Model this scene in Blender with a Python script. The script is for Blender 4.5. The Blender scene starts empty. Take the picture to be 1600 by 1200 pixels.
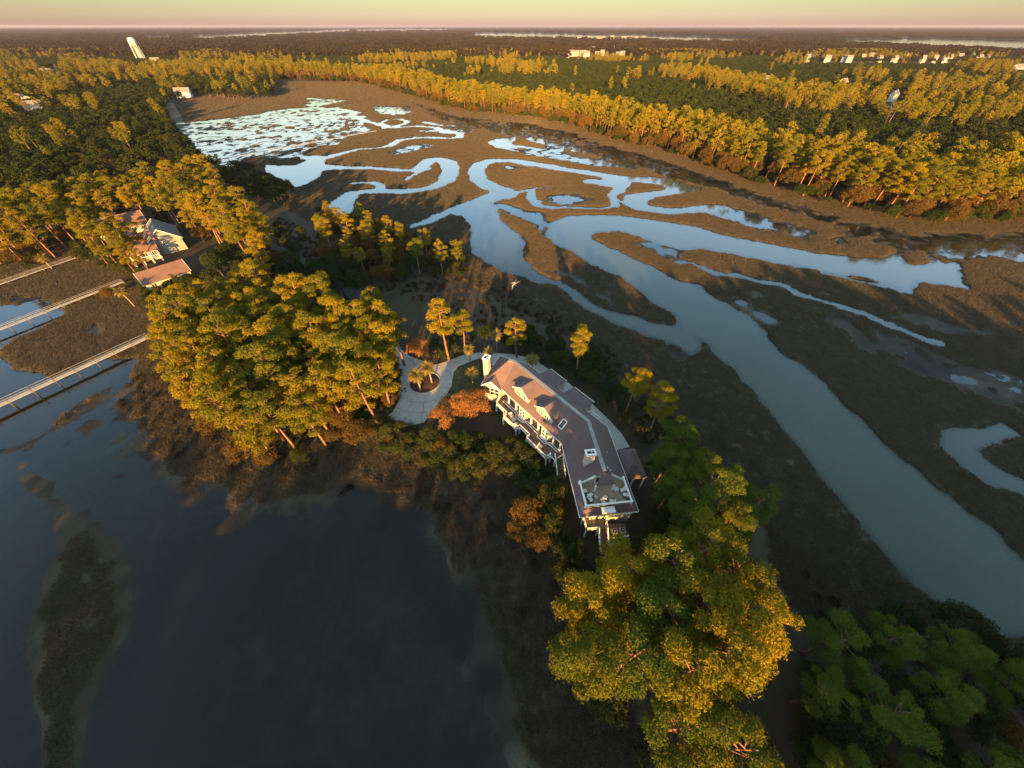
import bpy, bmesh, math, random
import numpy as np
from mathutils import Vector, Matrix

# ------------------------------------------------------------------ camera
SC = bpy.context.scene
COL = SC.collection
CAM_H, FPX, PITCH = 70.0, 556.0, math.radians(45.2)
cam_d = bpy.data.cameras.new('camera')
cam_d.sensor_width = 36.0
cam_d.lens = 36.0 * FPX / 1600.0
cam_d.clip_start = 0.5
cam_d.clip_end = 60000.0
cam = bpy.data.objects.new('camera', cam_d)
COL.objects.link(cam)
cam.location = (0, 0, CAM_H)
cam.rotation_euler = (math.pi / 2 - PITCH, 0, 0)
SC.camera = cam

# ------------------------------------------------------------------ sky, sun, exposure
SUN_EL, SUN_AZ = math.radians(9.5), math.radians(-3.0)   # sun low, almost straight behind the camera
to_sun = Vector((math.sin(SUN_AZ) * math.cos(SUN_EL), -math.cos(SUN_AZ) * math.cos(SUN_EL), math.sin(SUN_EL)))
world = bpy.data.worlds.new('World')
SC.world = world
world.use_nodes = True
wn = world.node_tree
wn.nodes.clear()
w_out = wn.nodes.new('ShaderNodeOutputWorld')
w_bg = wn.nodes.new('ShaderNodeBackground')
w_sky = wn.nodes.new('ShaderNodeTexSky')
w_sky.sky_type = 'NISHITA'
w_sky.sun_disc = False
w_sky.sun_elevation = SUN_EL
w_sky.sun_rotation = math.pi - SUN_AZ
w_sky.altitude = 70.0
w_sky.air_density = 1.0
w_sky.dust_density = 0.3
w_sky.ozone_density = 1.0
w_bg.inputs['Strength'].default_value = 0.085
# the belt of warm light low over the horizon, the same all round
w_tc = wn.nodes.new('ShaderNodeTexCoord')
w_sep = wn.nodes.new('ShaderNodeSeparateXYZ')
w_ramp = wn.nodes.new('ShaderNodeValToRGB')
w_mul = wn.nodes.new('ShaderNodeMix')
w_mul.data_type = 'RGBA'
w_mul.blend_type = 'MULTIPLY'
w_mul.inputs['Factor'].default_value = 1.0
cr = w_ramp.color_ramp
cr.elements[0].position = 0.0
cr.elements[0].color = (0.21, 0.175, 0.31, 1)
cr.elements[1].position = 0.55
cr.elements[1].color = (1.55, 1.56, 1.36, 1)
e = cr.elements.new(0.065)
e.color = (0.205, 0.278, 0.130, 1)
e = cr.elements.new(0.17)
e.color = (1.36, 1.12, 0.98, 1)
e = cr.elements.new(0.014)
e.color = (0.220, 0.208, 0.29, 1)
e = cr.elements.new(1.0)
e.color = (1.75, 1.45, 0.95, 1)
e = cr.elements.new(0.34)
e.color = (1.42, 1.56, 1.62, 1)
wn.links.new(w_tc.outputs['Generated'], w_sep.inputs[0])
wn.links.new(w_sep.outputs['Z'], w_ramp.inputs[0])
wn.links.new(w_sky.outputs[0], w_mul.inputs['A'])
wn.links.new(w_ramp.outputs[0], w_mul.inputs['B'])
wn.links.new(w_mul.outputs['Result'], w_bg.inputs['Color'])
wn.links.new(w_bg.outputs[0], w_out.inputs['Surface'])

sun_d = bpy.data.lights.new('sun', 'SUN')
sun_d.energy = 5.0
sun_d.angle = math.radians(0.6)
sun_d.color = (1.0, 0.52, 0.14)
sun = bpy.data.objects.new('sun', sun_d)
COL.objects.link(sun)
sun.location = to_sun * 400
sun.rotation_euler = to_sun.to_track_quat('Z', 'Y').to_euler()

SC.view_settings.view_transform = 'Standard'
SC.view_settings.look = 'None'
SC.view_settings.gamma = 1.0
SC.view_settings.exposure = 2.45
SC.render.engine = 'CYCLES'
cy = SC.cycles
cy.use_denoising = True
cy.max_bounces = 5
cy.diffuse_bounces = 2
cy.glossy_bounces = 2
cy.transmission_bounces = 2
cy.transparent_max_bounces = 8
cy.volume_bounces = 0
cy.caustics_reflective = False
cy.caustics_refractive = False

# ------------------------------------------------------------------ helpers
SP, CP = math.sin(PITCH), math.cos(PITCH)
def at(px, py, z=0.0):
    """ground point seen at pixel (px, py) of the 1600 x 1200 photograph, at height z"""
    u = (px - 800.0) / FPX
    v = (py - 600.0) / FPX
    t = (CAM_H - z) / (SP + v * CP)
    return Vector((u * t, (CP - v * SP) * t, z))

def poly(pts, z=0.0):
    return np.array([at(p[0], p[1], z)[:2] for p in pts])

def pip(X, Y, P):
    """points in polygon"""
    ins = np.zeros(X.shape, bool)
    n = len(P)
    for i in range(n):
        x0, y0 = P[i]
        x1, y1 = P[(i + 1) % n]
        if y0 == y1:
            continue
        c = ((y0 > Y) != (y1 > Y)) & (X < (x1 - x0) * (Y - y0) / (y1 - y0) + x0)
        ins ^= c
    return ins

def seg_dist(X, Y, P, closed=True):
    d = np.full(X.shape, 1e9)
    n = len(P)
    for i in range(n if closed else n - 1):
        ax, ay = P[i]
        bx, by = P[(i + 1) % n]
        dx, dy = bx - ax, by - ay
        L = dx * dx + dy * dy + 1e-9
        t = np.clip(((X - ax) * dx + (Y - ay) * dy) / L, 0, 1)
        d = np.minimum(d, (X - ax - t * dx) ** 2 + (Y - ay - t * dy) ** 2)
    return np.sqrt(d)

def sdf(X, Y, P, margin=30.0):
    """signed distance, negative inside, capped at margin outside"""
    out = np.full(X.shape, margin)
    lo, hi = P.min(0) - margin, P.max(0) + margin
    m = (X > lo[0]) & (X < hi[0]) & (Y > lo[1]) & (Y < hi[1])
    if m.any():
        x, y = X[m], Y[m]
        d = seg_dist(x, y, P)
        d[pip(x, y, P)] *= -1
        out[m] = np.minimum(d, margin)
    return out

def sdf_line(X, Y, P, W, margin=30.0):
    """distance to a polyline minus its half width (W per vertex)"""
    out = np.full(X.shape, margin)
    for i in range(len(P) - 1):
        a, b = P[i], P[i + 1]
        lo, hi = np.minimum(a, b) - margin, np.maximum(a, b) + margin
        m = (X > lo[0]) & (X < hi[0]) & (Y > lo[1]) & (Y < hi[1])
        if not m.any():
            continue
        x, y = X[m], Y[m]
        d = b - a
        t = np.clip(((x - a[0]) * d[0] + (y - a[1]) * d[1]) / (d @ d + 1e-9), 0, 1)
        r = np.hypot(x - a[0] - t * d[0], y - a[1] - t * d[1]) - 0.5 * (W[i] + t * (W[i + 1] - W[i]))
        out[m] = np.minimum(out[m], r)
    return out

def smooth(a, b, x):
    t = np.clip((x - a) / (b - a), 0, 1)
    return t * t * (3 - 2 * t)

def vnoise(x, y, seed=0):
    xi = np.floor(x).astype(np.int64)
    yi = np.floor(y).astype(np.int64)
    fx, fy = x - xi, y - yi
    fx = fx * fx * (3 - 2 * fx)
    fy = fy * fy * (3 - 2 * fy)
    def hsh(i, j):
        h = (i * 374761393 + j * 668265263 + seed * 1442695041) & 0xffffffff
        h = ((h ^ (h >> 13)) * 1274126177) & 0xffffffff
        return ((h ^ (h >> 16)) & 0xffff) / 65535.0
    a, b, c, d = hsh(xi, yi), hsh(xi + 1, yi), hsh(xi, yi + 1), hsh(xi + 1, yi + 1)
    return (a * (1 - fx) + b * fx) * (1 - fy) + (c * (1 - fx) + d * fx) * fy

def fbm(x, y, scale, octv=4, seed=0):
    s, a, n = 0.0, 1.0, 0.0
    x, y = x / scale, y / scale
    for k in range(octv):
        s = s + a * (vnoise(x, y, seed + k) - 0.5)
        n += a
        a *= 0.55
        x, y = x * 2.03 + 17.3, y * 2.03 + 5.1
    return 2 * s / n

ABS = set()
class MB:
    """collects shapes that become one mesh"""
    def __init__(s):
        s.v, s.f = [], []
    def add(s, vs, fs):
        o = len(s.v)
        s.v += [tuple(p) for p in vs]
        s.f += [tuple(i + o for i in f) for f in fs]
        return s
    def box(s, c, size, rz=0.0):
        hx, hy, hz = size[0] / 2, size[1] / 2, size[2] / 2
        ca, sa = math.cos(rz), math.sin(rz)
        vs = []
        for z in (-hz, hz):
            for x, y in ((-hx, -hy), (hx, -hy), (hx, hy), (-hx, hy)):
                vs.append((c[0] + x * ca - y * sa, c[1] + x * sa + y * ca, c[2] + z))
        return s.add(vs, [(3, 2, 1, 0), (4, 5, 6, 7), (0, 1, 5, 4), (1, 2, 6, 5), (2, 3, 7, 6), (3, 0, 4, 7)])
    def bar(s, a, b, w, h):
        """a box from a to b, w wide, h high"""
        a, b = Vector(a), Vector(b)
        d = (b - a).normalized()
        side = d.cross(Vector((0, 0, 1)))
        if side.length < 1e-4:
            side = Vector((1, 0, 0))
        side.normalize()
        up = side.cross(d)
        vs = []
        for p in (a, b):
            for i, j in ((-1, -1), (1, -1), (1, 1), (-1, 1)):
                vs.append(p + side * (i * w / 2) + up * (j * h / 2))
        return s.add(vs, [(0, 1, 2, 3), (7, 6, 5, 4), (4, 5, 1, 0), (5, 6, 2, 1), (6, 7, 3, 2), (7, 4, 0, 3)])
    def prism(s, P, z0, z1):
        n = len(P)
        A = sum(P[i][0] * P[(i + 1) % n][1] - P[(i + 1) % n][0] * P[i][1] for i in range(n))
        if A < 0:
            P = P[::-1]
        vs = [(p[0], p[1], z0) for p in P] + [(p[0], p[1], z1) for p in P]
        fs = [tuple(range(n - 1, -1, -1)), tuple(range(n, 2 * n))]
        fs += [(i, (i + 1) % n, n + (i + 1) % n, n + i) for i in range(n)]
        return s.add(vs, fs)
    def slab(s, P, t):
        """a 3-D polygon made t thick downwards"""
        P = [Vector(p) for p in P]
        nrm = (P[1] - P[0]).cross(P[2] - P[0])
        if nrm.z < 0:
            P = P[::-1]
        n = len(P)
        vs = [tuple(p) for p in P] + [(p.x, p.y, p.z - t) for p in P]
        fs = [tuple(range(n)), tuple(range(2 * n - 1, n - 1, -1))]
        fs += [((i + 1) % n, i, n + i, n + (i + 1) % n) for i in range(n)]
        return s.add(vs, fs)
    def tube(s, pts, rad, n=6, cap=True):
        pts = [Vector(p) for p in pts]
        vs, fs = [], []
        for k, p in enumerate(pts):
            d = (pts[min(k + 1, len(pts) - 1)] - pts[max(k - 1, 0)]).normalized()
            a = d.orthogonal().normalized() if abs(d.z) < 0.99 else Vector((1, 0, 0))
            b = d.cross(a)
            for i in range(n):
                t = 2 * math.pi * i / n
                vs.append(p + (a * math.cos(t) + b * math.sin(t)) * rad[k])
        for k in range(len(pts) - 1):
            for i in range(n):
                j = (i + 1) % n
                fs.append((k * n + i, k * n + j, (k + 1) * n + j, (k + 1) * n + i))
        if cap:
            fs.append(tuple(range(n - 1, -1, -1)))
            fs.append(tuple(range((len(pts) - 1) * n, len(pts) * n)))
        return s.add(vs, fs)
    def build(s, name, mat, parent=None, smooth_sh=False):
        me = bpy.data.meshes.new(name)
        me.from_pydata(s.v, [], s.f)
        me.materials.append(mat)
        if smooth_sh:
            me.polygons.foreach_set('use_smooth', [True] * len(me.polygons))
        me.update()
        return link(name, me, parent)

def link(name, data, parent=None):
    o = bpy.data.objects.new(name, data)
    COL.objects.link(o)
    if parent is not None:
        o.parent = parent
        o.matrix_parent_inverse = Matrix.Translation(-parent.location) if parent.name in ABS else Matrix.Identity(4)
    return o

def np_mesh(name, V, F, mat):
    """mesh from arrays; F is (n, 3) or (n, 4)"""
    me = bpy.data.meshes.new(name)
    V = np.asarray(V, np.float32)
    F = np.asarray(F, np.int32)
    n, k = F.shape
    me.vertices.add(len(V))
    me.vertices.foreach_set('co', V.ravel())
    me.loops.add(n * k)
    me.loops.foreach_set('vertex_index', F.ravel())
    me.polygons.add(n)
    me.polygons.foreach_set('loop_start', np.arange(n, dtype=np.int32) * k)
    me.materials.append(mat)
    me.update(calc_edges=True)
    return me

def tag(o, label=None, cat=None, group=None, kind=None):
    if label: o['label'] = label
    if cat: o['category'] = cat
    if group: o['group'] = group
    if kind: o['kind'] = kind
    return o

def empty(name, loc=(0, 0, 0), rz=0.0):
    """a thing's root; children give their shapes in the root's own frame"""
    o = bpy.data.objects.new(name, None)
    o.empty_display_size = 0.5
    COL.objects.link(o)
    o.location = loc
    o.rotation_euler = (0, 0, rz)
    return o

def copy_tree(o, parent=None):
    c = o.copy()
    COL.objects.link(c)
    c.parent = parent
    for ch in o.children:
        copy_tree(ch, c)
    return c

# ------------------------------------------------------------------ materials
def new_mat(name):
    m = bpy.data.materials.new(name)
    m.use_nodes = True
    nt = m.node_tree
    nt.nodes.clear()
    out = nt.nodes.new('ShaderNodeOutputMaterial')
    return m, nt, out

def N(nt, kind, **kw):
    n = nt.nodes.new(kind)
    for k, v in kw.items():
        if k in n.bl_rna.properties:
            setattr(n, k, v)
        else:
            n.inputs[k.replace('_', ' ')].default_value = v
    return n

def ramp(nt, fac, stops):
    r = nt.nodes.new('ShaderNodeValToRGB')
    c = r.color_ramp
    while len(c.elements) < len(stops):
        c.elements.new(0.5)
    for el, (p, col) in zip(c.elements, stops):
        el.position = p
        el.color = (*col, 1)
    nt.links.new(fac, r.inputs[0])
    return r.outputs[0]

def mixc(nt, fac, a, b, mode='MIX'):
    m = nt.nodes.new('ShaderNodeMix')
    m.data_type = 'RGBA'
    m.blend_type = mode
    for sock, val in (('Factor', fac), ('A', a), ('B', b)):
        if hasattr(val, 'links') or hasattr(val, 'is_linked'):
            nt.links.new(val, m.inputs[sock])
        elif isinstance(val, (int, float)):
            m.inputs[sock].default_value = val
        else:
            m.inputs[sock].default_value = (*val, 1)
    return m.outputs['Result']

def math_n(nt, op, a, b=0.0, clamp=False):
    m = nt.nodes.new('ShaderNodeMath')
    m.operation = op
    m.use_clamp = clamp
    for i, val in enumerate((a, b)):
        if hasattr(val, 'is_linked'):
            nt.links.new(val, m.inputs[i])
        else:
            m.inputs[i].default_value = val
    return m.outputs[0]

def noise(nt, scale, detail=3.0, coord=None, rough=0.55):
    n = N(nt, 'ShaderNodeTexNoise', Scale=scale, Detail=detail, Roughness=rough)
    if coord is not None:
        nt.links.new(coord, n.inputs['Vector'])
    return n.outputs['Fac']

def plain(name, col, rough=0.7, var=0.18, scale=1.5, spec=0.3, bump=0.0, metal=0.0, dirt=None):
    """a paint, wood or stone colour with mottling and wear"""
    m, nt, out = new_mat(name)
    tc = N(nt, 'ShaderNodeTexCoord').outputs['Object']
    f = noise(nt, scale, 5.0, tc)
    f2 = noise(nt, scale * 7.0, 3.0, tc)
    dk = tuple(c * (1 - var * 1.6) for c in col)
    lt = tuple(min(1, c * (1 + var)) for c in col)
    c = ramp(nt, f, [(0.3, dk), (0.7, lt)])
    c = mixc(nt, math_n(nt, 'MULTIPLY', f2, 0.25), c, tuple(x * 0.6 for x in col))
    if dirt is not None:
        c = mixc(nt, math_n(nt, 'MULTIPLY', ramp(nt, f2, [(0.5, (0, 0, 0)), (0.75, (1, 1, 1))]), 0.5), c, dirt)
    b = N(nt, 'ShaderNodeBsdfPrincipled', Roughness=rough, Metallic=metal)
    b.inputs['Specular IOR Level'].default_value = spec
    nt.links.new(c, b.inputs['Base Color'])
    if bump:
        bp = N(nt, 'ShaderNodeBump', Strength=bump, Distance=0.05)
        nt.links.new(f2, bp.inputs['Height'])
        nt.links.new(bp.outputs[0], b.inputs['Normal'])
    nt.links.new(b.outputs[0], out.inputs['Surface'])
    return m

def leaf_mat(name, cols, transl=0.25, hue_var=True):
    """foliage: colour by plant and by leaf cluster"""
    m, nt, out = new_mat(name)
    oi = N(nt, 'ShaderNodeObjectInfo').outputs['Random']
    at_ = N(nt, 'ShaderNodeAttribute', attribute_name='tint').outputs['Fac']
    f = math_n(nt, 'ADD', math_n(nt, 'MULTIPLY', oi, 0.55), math_n(nt, 'MULTIPLY', at_, 0.45))
    n = len(cols)
    c = ramp(nt, f, [(i / (n - 1), cols[i]) for i in range(n)])
    d = N(nt, 'ShaderNodeBsdfDiffuse', Roughness=0.5)
    t = N(nt, 'ShaderNodeBsdfTranslucent')
    mx = N(nt, 'ShaderNodeMixShader', Fac=transl)
    nt.links.new(c, d.inputs['Color'])
    nt.links.new(c, t.inputs['Color'])
    nt.links.new(d.outputs[0], mx.inputs[1])
    nt.links.new(t.outputs[0], mx.inputs[2])
    nt.links.new(mx.outputs[0], out.inputs['Surface'])
    return m

# ------------------------------------------------------------------ the lie of the land (traced creeks, in photograph pixels)
WATER = [  # open water: outline
    # main channel, its upper arm and its lower reach
    [(858, 352), (868, 343), (890, 337), (915, 335), (960, 336), (1000, 340), (1050, 347), (1100, 357), (1150, 370), (1190, 379), (1240, 388),
     (1290, 396), (1340, 402), (1378, 402), (1401, 397), (1407, 394), (1417, 411), (1431, 414), (1450, 411), (1457, 402), (1480, 413), (1497, 411),
     (1508, 429), (1508, 441), (1520, 455), (1473, 446), (1438, 443), (1427, 460), (1403, 457), (1378, 443), (1345, 434), (1285, 425), (1210, 412),
     (1150, 400), (1100, 390), (1067, 390), (1017, 376), (985, 367), (960, 362), (930, 364), (925, 372), (942, 380), (975, 397), (1000, 406),
     (1035, 425), (1070, 440), (1082, 442), (1090, 442), (1100, 450), (1135, 477), (1160, 492), (1197, 520), (1229, 555), (1279, 586), (1296, 602),
     (1330, 643), (1377, 690), (1431, 727), (1458, 751), (1516, 800), (1549, 817), (1570, 832), (1600, 872), (1800, 985), (1800, 1060), (1600, 996),
     (1566, 1002), (1539, 992), (1516, 975), (1465, 948), (1431, 921), (1397, 888), (1364, 844), (1330, 800), (1296, 764), (1269, 734), (1239, 697),
     (1205, 656), (1168, 609), (1144, 582), (1107, 542), (1080, 525), (1060, 512), (1050, 490), (1017, 472), (987, 447), (962, 430), (925, 415),
     (885, 392), (865, 382), (857, 372)],
    # the wide shallow reach left of the dark spit
    [(640, 357), (640, 351), (675, 337), (700, 325), (725, 315), (750, 307), (772, 297), (803, 301), (785, 311), (766, 318), (775, 329), (797, 357),
     (812, 365), (820, 380), (816, 392), (825, 407), (835, 425), (850, 431), (875, 436), (905, 455), (920, 469), (950, 487), (987, 492), (1025, 502),
     (1050, 507), (1075, 518), (1100, 540), (1080, 550), (1062, 540), (1012, 525), (975, 512), (950, 500), (912, 482), (892, 470), (880, 455),
     (860, 445), (835, 444), (812, 432), (775, 420), (737, 395), (736, 380), (732, 348), (724, 338), (706, 336), (675, 350)],
    # pond at the end of the left creek
    [(415, 257), (435, 258), (462, 257), (485, 248), (505, 246), (512, 258), (506, 268), (500, 276), (492, 282), (477, 290), (460, 294), (445, 286), (430, 277), (415, 270)],
    # blob in the upper middle
    [(762, 221), (772, 216), (805, 215), (808, 220), (800, 224), (837, 230), (847, 232), (775, 232), (764, 226)],
    [(910, 282), (925, 278), (970, 282), (967, 295), (945, 292), (915, 287)],
    [(1297, 375), (1312, 371), (1325, 381), (1310, 381)],
    # blue water along the left edge, crossed by the long walkways
    [(-420, 470), (0, 478), (45, 474), (90, 478), (110, 490), (60, 517), (28, 530), (0, 552), (30, 574), (60, 585), (95, 592), (140, 566), (190, 556),
     (206, 560), (190, 590), (120, 630), (60, 680), (0, 700), (-420, 720)],
    [(-420, 700), (0, 715), (30, 760), (70, 800), (78, 840), (55, 900), (35, 980), (40, 1060), (60, 1130), (70, 1260), (-420, 1260)],
]
CREEK = [  # narrow creeks: centre line with width in metres
    [(1079, 295, 14), (1060, 291, 16), (1040, 284, 17), (1010, 281, 16), (975, 280, 14), (930, 272, 13), (880, 264, 13), (840, 257, 13), (800, 251, 13),
     (768, 251, 13), (750, 257, 12), (744, 268, 12), (748, 281, 12), (765, 291, 13), (785, 298, 14), (790, 304, 14)],
    [(1079, 296, 10), (1050, 300, 11), (1020, 304, 11), (995, 309, 13), (990, 317, 13), (1005, 325, 12), (1040, 330, 10), (1075, 329, 9), (1105, 325, 9), (1125, 325, 12)],
    [(500, 262, 20), (535, 262, 11), (585, 263, 9), (620, 266, 9), (647, 266, 10), (662, 258, 12), (672, 250, 12), (684, 248, 12), (698, 252, 13),
     (704, 262, 13), (703, 272, 13), (697, 283, 12), (680, 291, 11), (655, 297, 10), (630, 299, 10), (600, 299, 10), (575, 299, 10), (550, 302, 11), (538, 314, 14), (530, 330, 14)],
    [(635, 281, 4), (650, 271, 6), (665, 263, 9)],
    [(550, 286, 5), (580, 285, 5), (597, 289, 6), (590, 297, 6)],
    [(485, 246, 14), (510, 246, 12), (535, 239, 10), (560, 233, 8), (590, 231, 8), (608, 228, 9), (625, 219, 10), (650, 215, 10), (675, 215, 9), (700, 216, 9),
     (717, 215, 9), (718, 210, 8), (705, 206, 8), (690, 203, 8), (680, 199, 8), (650, 197, 9), (625, 199, 9), (600, 200, 8)],
    [(638, 190, 6), (625, 186, 7), (605, 187, 6), (595, 192, 6), (605, 197, 8), (625, 196, 8), (638, 190, 6)],
    [(600, 197, 8), (580, 191, 8), (562, 186, 8), (550, 180, 8), (560, 176, 8), (545, 174, 8)],
    [(663, 191, 9), (685, 195, 9), (710, 196, 7)],
    [(803, 301, 6), (825, 297, 5), (840, 293, 4), (862, 295, 3)],
    [(832, 299, 5), (829, 309, 6), (840, 321, 6), (862, 325, 5), (900, 325, 3), (940, 326, 3), (960, 323, 6), (960, 312, 5), (956, 305, 5), (968, 296, 8), (975, 285, 10)],
    [(1060, 411, 2), (1080, 410, 3), (1100, 420, 4), (1135, 430, 3), (1155, 429, 3), (1185, 440, 3), (1222, 445, 4), (1247, 460, 4), (1285, 470, 3), (1347, 491, 3),
     (1414, 518, 3), (1465, 535, 5)],
    [(1285, 427, 1.5), (1345, 440, 2), (1378, 447, 5)],
    [(1575, 672, 5), (1535, 680, 6), (1502, 690, 6), (1505, 705, 7), (1519, 722, 7), (1549, 744, 7), (1600, 766, 6), (1700, 790, 6)],
    [(577, 157, 5), (550, 162, 5), (525, 168, 6)],
    [(275, 193, 5), (310, 191, 6), (350, 186, 6), (400, 180, 6), (440, 173, 6), (480, 168, 6), (520, 169, 7), (560, 175, 7)],
]
FLOOD = [
    ([(478, 151), (500, 153), (550, 156), (530, 161), (495, 168), (470, 166)], -0.05, 0.3),  # flooded flats: outline, height of the mud against the water, unevenness
    ([(280, 195), (305, 188), (345, 185), (400, 178), (430, 170), (500, 166), (545, 170), (580, 185), (577, 197), (585, 207), (540, 219), (535, 227),
      (500, 230), (485, 236), (472, 246), (435, 251), (407, 246), (385, 248), (375, 262), (360, 267), (342, 260), (330, 252), (310, 245), (292, 227), (280, 210)], -0.02, 0.30),
    ([(575, 167), (610, 165), (645, 165), (647, 175), (620, 183), (585, 178)], -0.02, 0.2),
    ([(640, 205), (700, 196), (755, 200), (750, 208), (690, 212)], 0.0, 0.2),
    ([(600, 240), (650, 222), (690, 226), (660, 236), (615, 246)], 0.0, 0.2),
    ([(780, 232), (847, 230), (872, 232), (900, 243), (950, 250), (998, 262), (998, 268), (950, 262), (880, 252), (820, 243)], -0.06, 0.2),
    ([(777, 256), (820, 262), (792, 267)], -0.05, 0.15),
    ([(845, 305), (900, 303), (930, 312), (900, 322), (860, 320)], -0.02, 0.18),
    ([(766, 318), (785, 318), (815, 325), (832, 330), (850, 333), (862, 346), (858, 372), (845, 365), (820, 345), (797, 335)], -0.08, 0.15),
    ([(1095, 332), (1120, 322), (1145, 325), (1167, 332), (1182, 332), (1210, 347), (1235, 350), (1270, 357), (1277, 372), (1260, 376), (1222, 367), (1185, 362), (1135, 345)], -0.12, 0.2),
    ([(985, 378), (1017, 376), (1067, 390), (1070, 405), (1060, 412), (1040, 402), (1010, 390)], -0.12, 0.15),
    ([(1145, 470), (1160, 467), (1177, 480), (1210, 495), (1235, 505), (1210, 512), (1197, 515), (1185, 500), (1160, 484)], -0.12, 0.12),
    ([(1217, 465), (1247, 465), (1252, 475), (1230, 476)], -0.1, 0.1),
    ([(1100, 421), (1112, 420), (1130, 431), (1118, 436), (1106, 434)], -0.12, 0.1),
    ([(1178, 452), (1188, 452), (1190, 462), (1180, 466)], -0.05, 0.1),
    ([(1245, 548), (1265, 555), (1283, 575), (1270, 580)], -0.1, 0.1),
    ([(1270, 470), (1330, 490), (1400, 515), (1480, 545), (1620, 595), (1640, 670), (1540, 640), (1440, 600), (1350, 560), (1280, 520)], 0.07, 0.14),
    ([(1330, 480), (1400, 480), (1500, 500), (1620, 490), (1620, 530), (1500, 540), (1420, 515)], 0.08, 0.12),
    ([(845, 415), (900, 425), (960, 460), (985, 485), (950, 485), (905, 450), (870, 432), (848, 426)], 0.0, 0.14),
    ([(1300, 382), (1350, 372), (1420, 385), (1480, 395), (1560, 400), (1560, 390), (1480, 375), (1400, 360), (1330, 360)], 0.06, 0.2),
    ([(1000, 520), (1060, 545), (1090, 560), (1060, 575), (1020, 550)], 0.05, 0.12),
    ([(0, 455), (30, 452), (75, 462), (70, 478), (0, 480)], 0.0, 0.15),
    ([(140, 506), (168, 508), (165, 528), (145, 528)], -0.05, 0.1),
    ([(200, 555), (230, 535), (235, 560), (215, 600), (170, 640), (100, 690), (40, 720), (60, 680), (150, 620)], -0.04, 0.1),
    # drowned edge below the far wood, which mirrors the trees
    ([(640, 158), (720, 183), (830, 193), (900, 208), (960, 229), (1040, 250), (1110, 276), (1180, 298), (1250, 322), (1330, 345), (1420, 363), (1480, 365), (1600, 360), (1720, 368),
      (1720, 425), (1560, 410), (1480, 407), (1400, 392), (1330, 370), (1280, 352), (1200, 325), (1100, 292), (1040, 276), (950, 250), (850, 228), (760, 205), (690, 190)], -0.035, 0.26),
    # the wide dark shallows of the lower left
    ([(-420, 690), (60, 690), (150, 640), (210, 620), (240, 660), (310, 720), (400, 748), (520, 745), (620, 762), (680, 800), (745, 860), (785, 930), (815, 1010),
      (840, 1090), (880, 1200), (960, 1400), (-420, 1400)], -0.115, 0.17),
]
MUDBANK = [(12, 742), (60, 748), (92, 785), (150, 825), (195, 870), (212, 930), (200, 1000), (150, 1080), (112, 1230), (58, 1230), (42, 1080), (50, 960), (92, 870), (82, 805), (30, 762)]
DARKCHAN = [(385, 860, 7), (340, 915, 9), (300, 990, 11), (255, 1080, 12), (230, 1230, 12)]
PENINSULA = [(-600, 385), (0, 388), (100, 392), (170, 415), (205, 445), (228, 480), (236, 540), (255, 610), (300, 662), (370, 700), (450, 700), (540, 690), (600, 712), (700, 748), (765, 770),
             (790, 850), (830, 900), (845, 1000), (865, 1100), (900, 1200), (985, 1400), (1900, 1400), (1900, 1180), (1620, 1050), (1480, 985), (1390, 950),
             (1310, 950), (1262, 870), (1235, 800), (1165, 740), (1100, 690), (1030, 610), (960, 550), (880, 500), (800, 460), (720, 425), (690, 385), (620, 372), (545, 365),
             (490, 335), (450, 305), (400, 285), (345, 268), (300, 250), (275, 215), (262, 175), (265, 160), (310, 152), (390, 158), (425, 155), (430, 138), (-600, 110)]
FOREST_EDGE = [(400, 118), (430, 124), (560, 130), (640, 150), (720, 175), (830, 185), (900, 200), (960, 221), (1040, 241), (1110, 266), (1180, 288), (1250, 312), (1330, 333), (1420, 352),
               (1480, 352), (1600, 346), (1900, 350)]
LANDR = np.vstack([poly(FOREST_EDGE), [[60000, 400], [60000, 60000], [-60000, 60000], [-60000, 2000]]])
LANDL = poly(PENINSULA)
LANDL = np.vstack([LANDL[:-1], [[-560, 1250], [-60000, 2000], [-60000, 120]]])

def axis(core_lo, core_hi, segs, far_lo, far_hi, grow=1.16):
    a = [core_lo]
    for end, st in segs:
        n = max(1, round((end - a[-1]) / st))
        a += list(np.linspace(a[-1], end, n + 1)[1:])
    st = a[-1] - a[-2]
    while a[-1] < far_hi:
        st *= grow
        a.append(a[-1] + st)
    st = a[1] - a[0]
    lo = [a[0]]
    while lo[-1] > far_lo:
        st *= grow
        lo.append(lo[-1] - st)
    return np.array(lo[:0:-1] + a)

gx = axis(-420, 480, [(-170, 2.2), (170, 1.15), (480, 2.0)], -40000, 40000)
gy = axis(-60, 0, [(-20, 2.0), (210, 1.15), (420, 1.7), (900, 2.8)], -9000, 45000)
GX, GY = np.meshgrid(gx, gy)
sh = GX.shape
X, Y = GX.ravel(), GY.ravel()
near = (np.abs(X) < 1200) & (Y > -400) & (Y < 1600)
xn, yn = X[near], Y[near]
n20 = fbm(xn, yn, 28.0, 3, 3)
n6 = fbm(xn, yn, 9.0, 3, 11)
n2 = fbm(xn, yn, 3.2, 3, 23)
h = 0.34 + 0.10 * n20 + 0.08 * n2
mudz = np.zeros_like(h)
for P_, lv, am in FLOOD:
    bay = P_[0][0] == -420
    d = sdf(xn, yn, poly(P_)) + (7.0 if bay else 3.0) * n6
    w = smooth(11, -15, d) if bay else smooth(7, -7, d)
    h = h * (1 - w) + w * (lv + am * (0.35 * n6 + 0.85 * n2 + 0.35 * n20))
    mudz = np.maximum(mudz, w)
for P_ in WATER:
    d = sdf(xn, yn, poly(P_)) + 1.6 * n6 + 0.8 * n2
    w = smooth(1.5, -3.0, d)
    h = h * (1 - w) + w * (-0.9)
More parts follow.
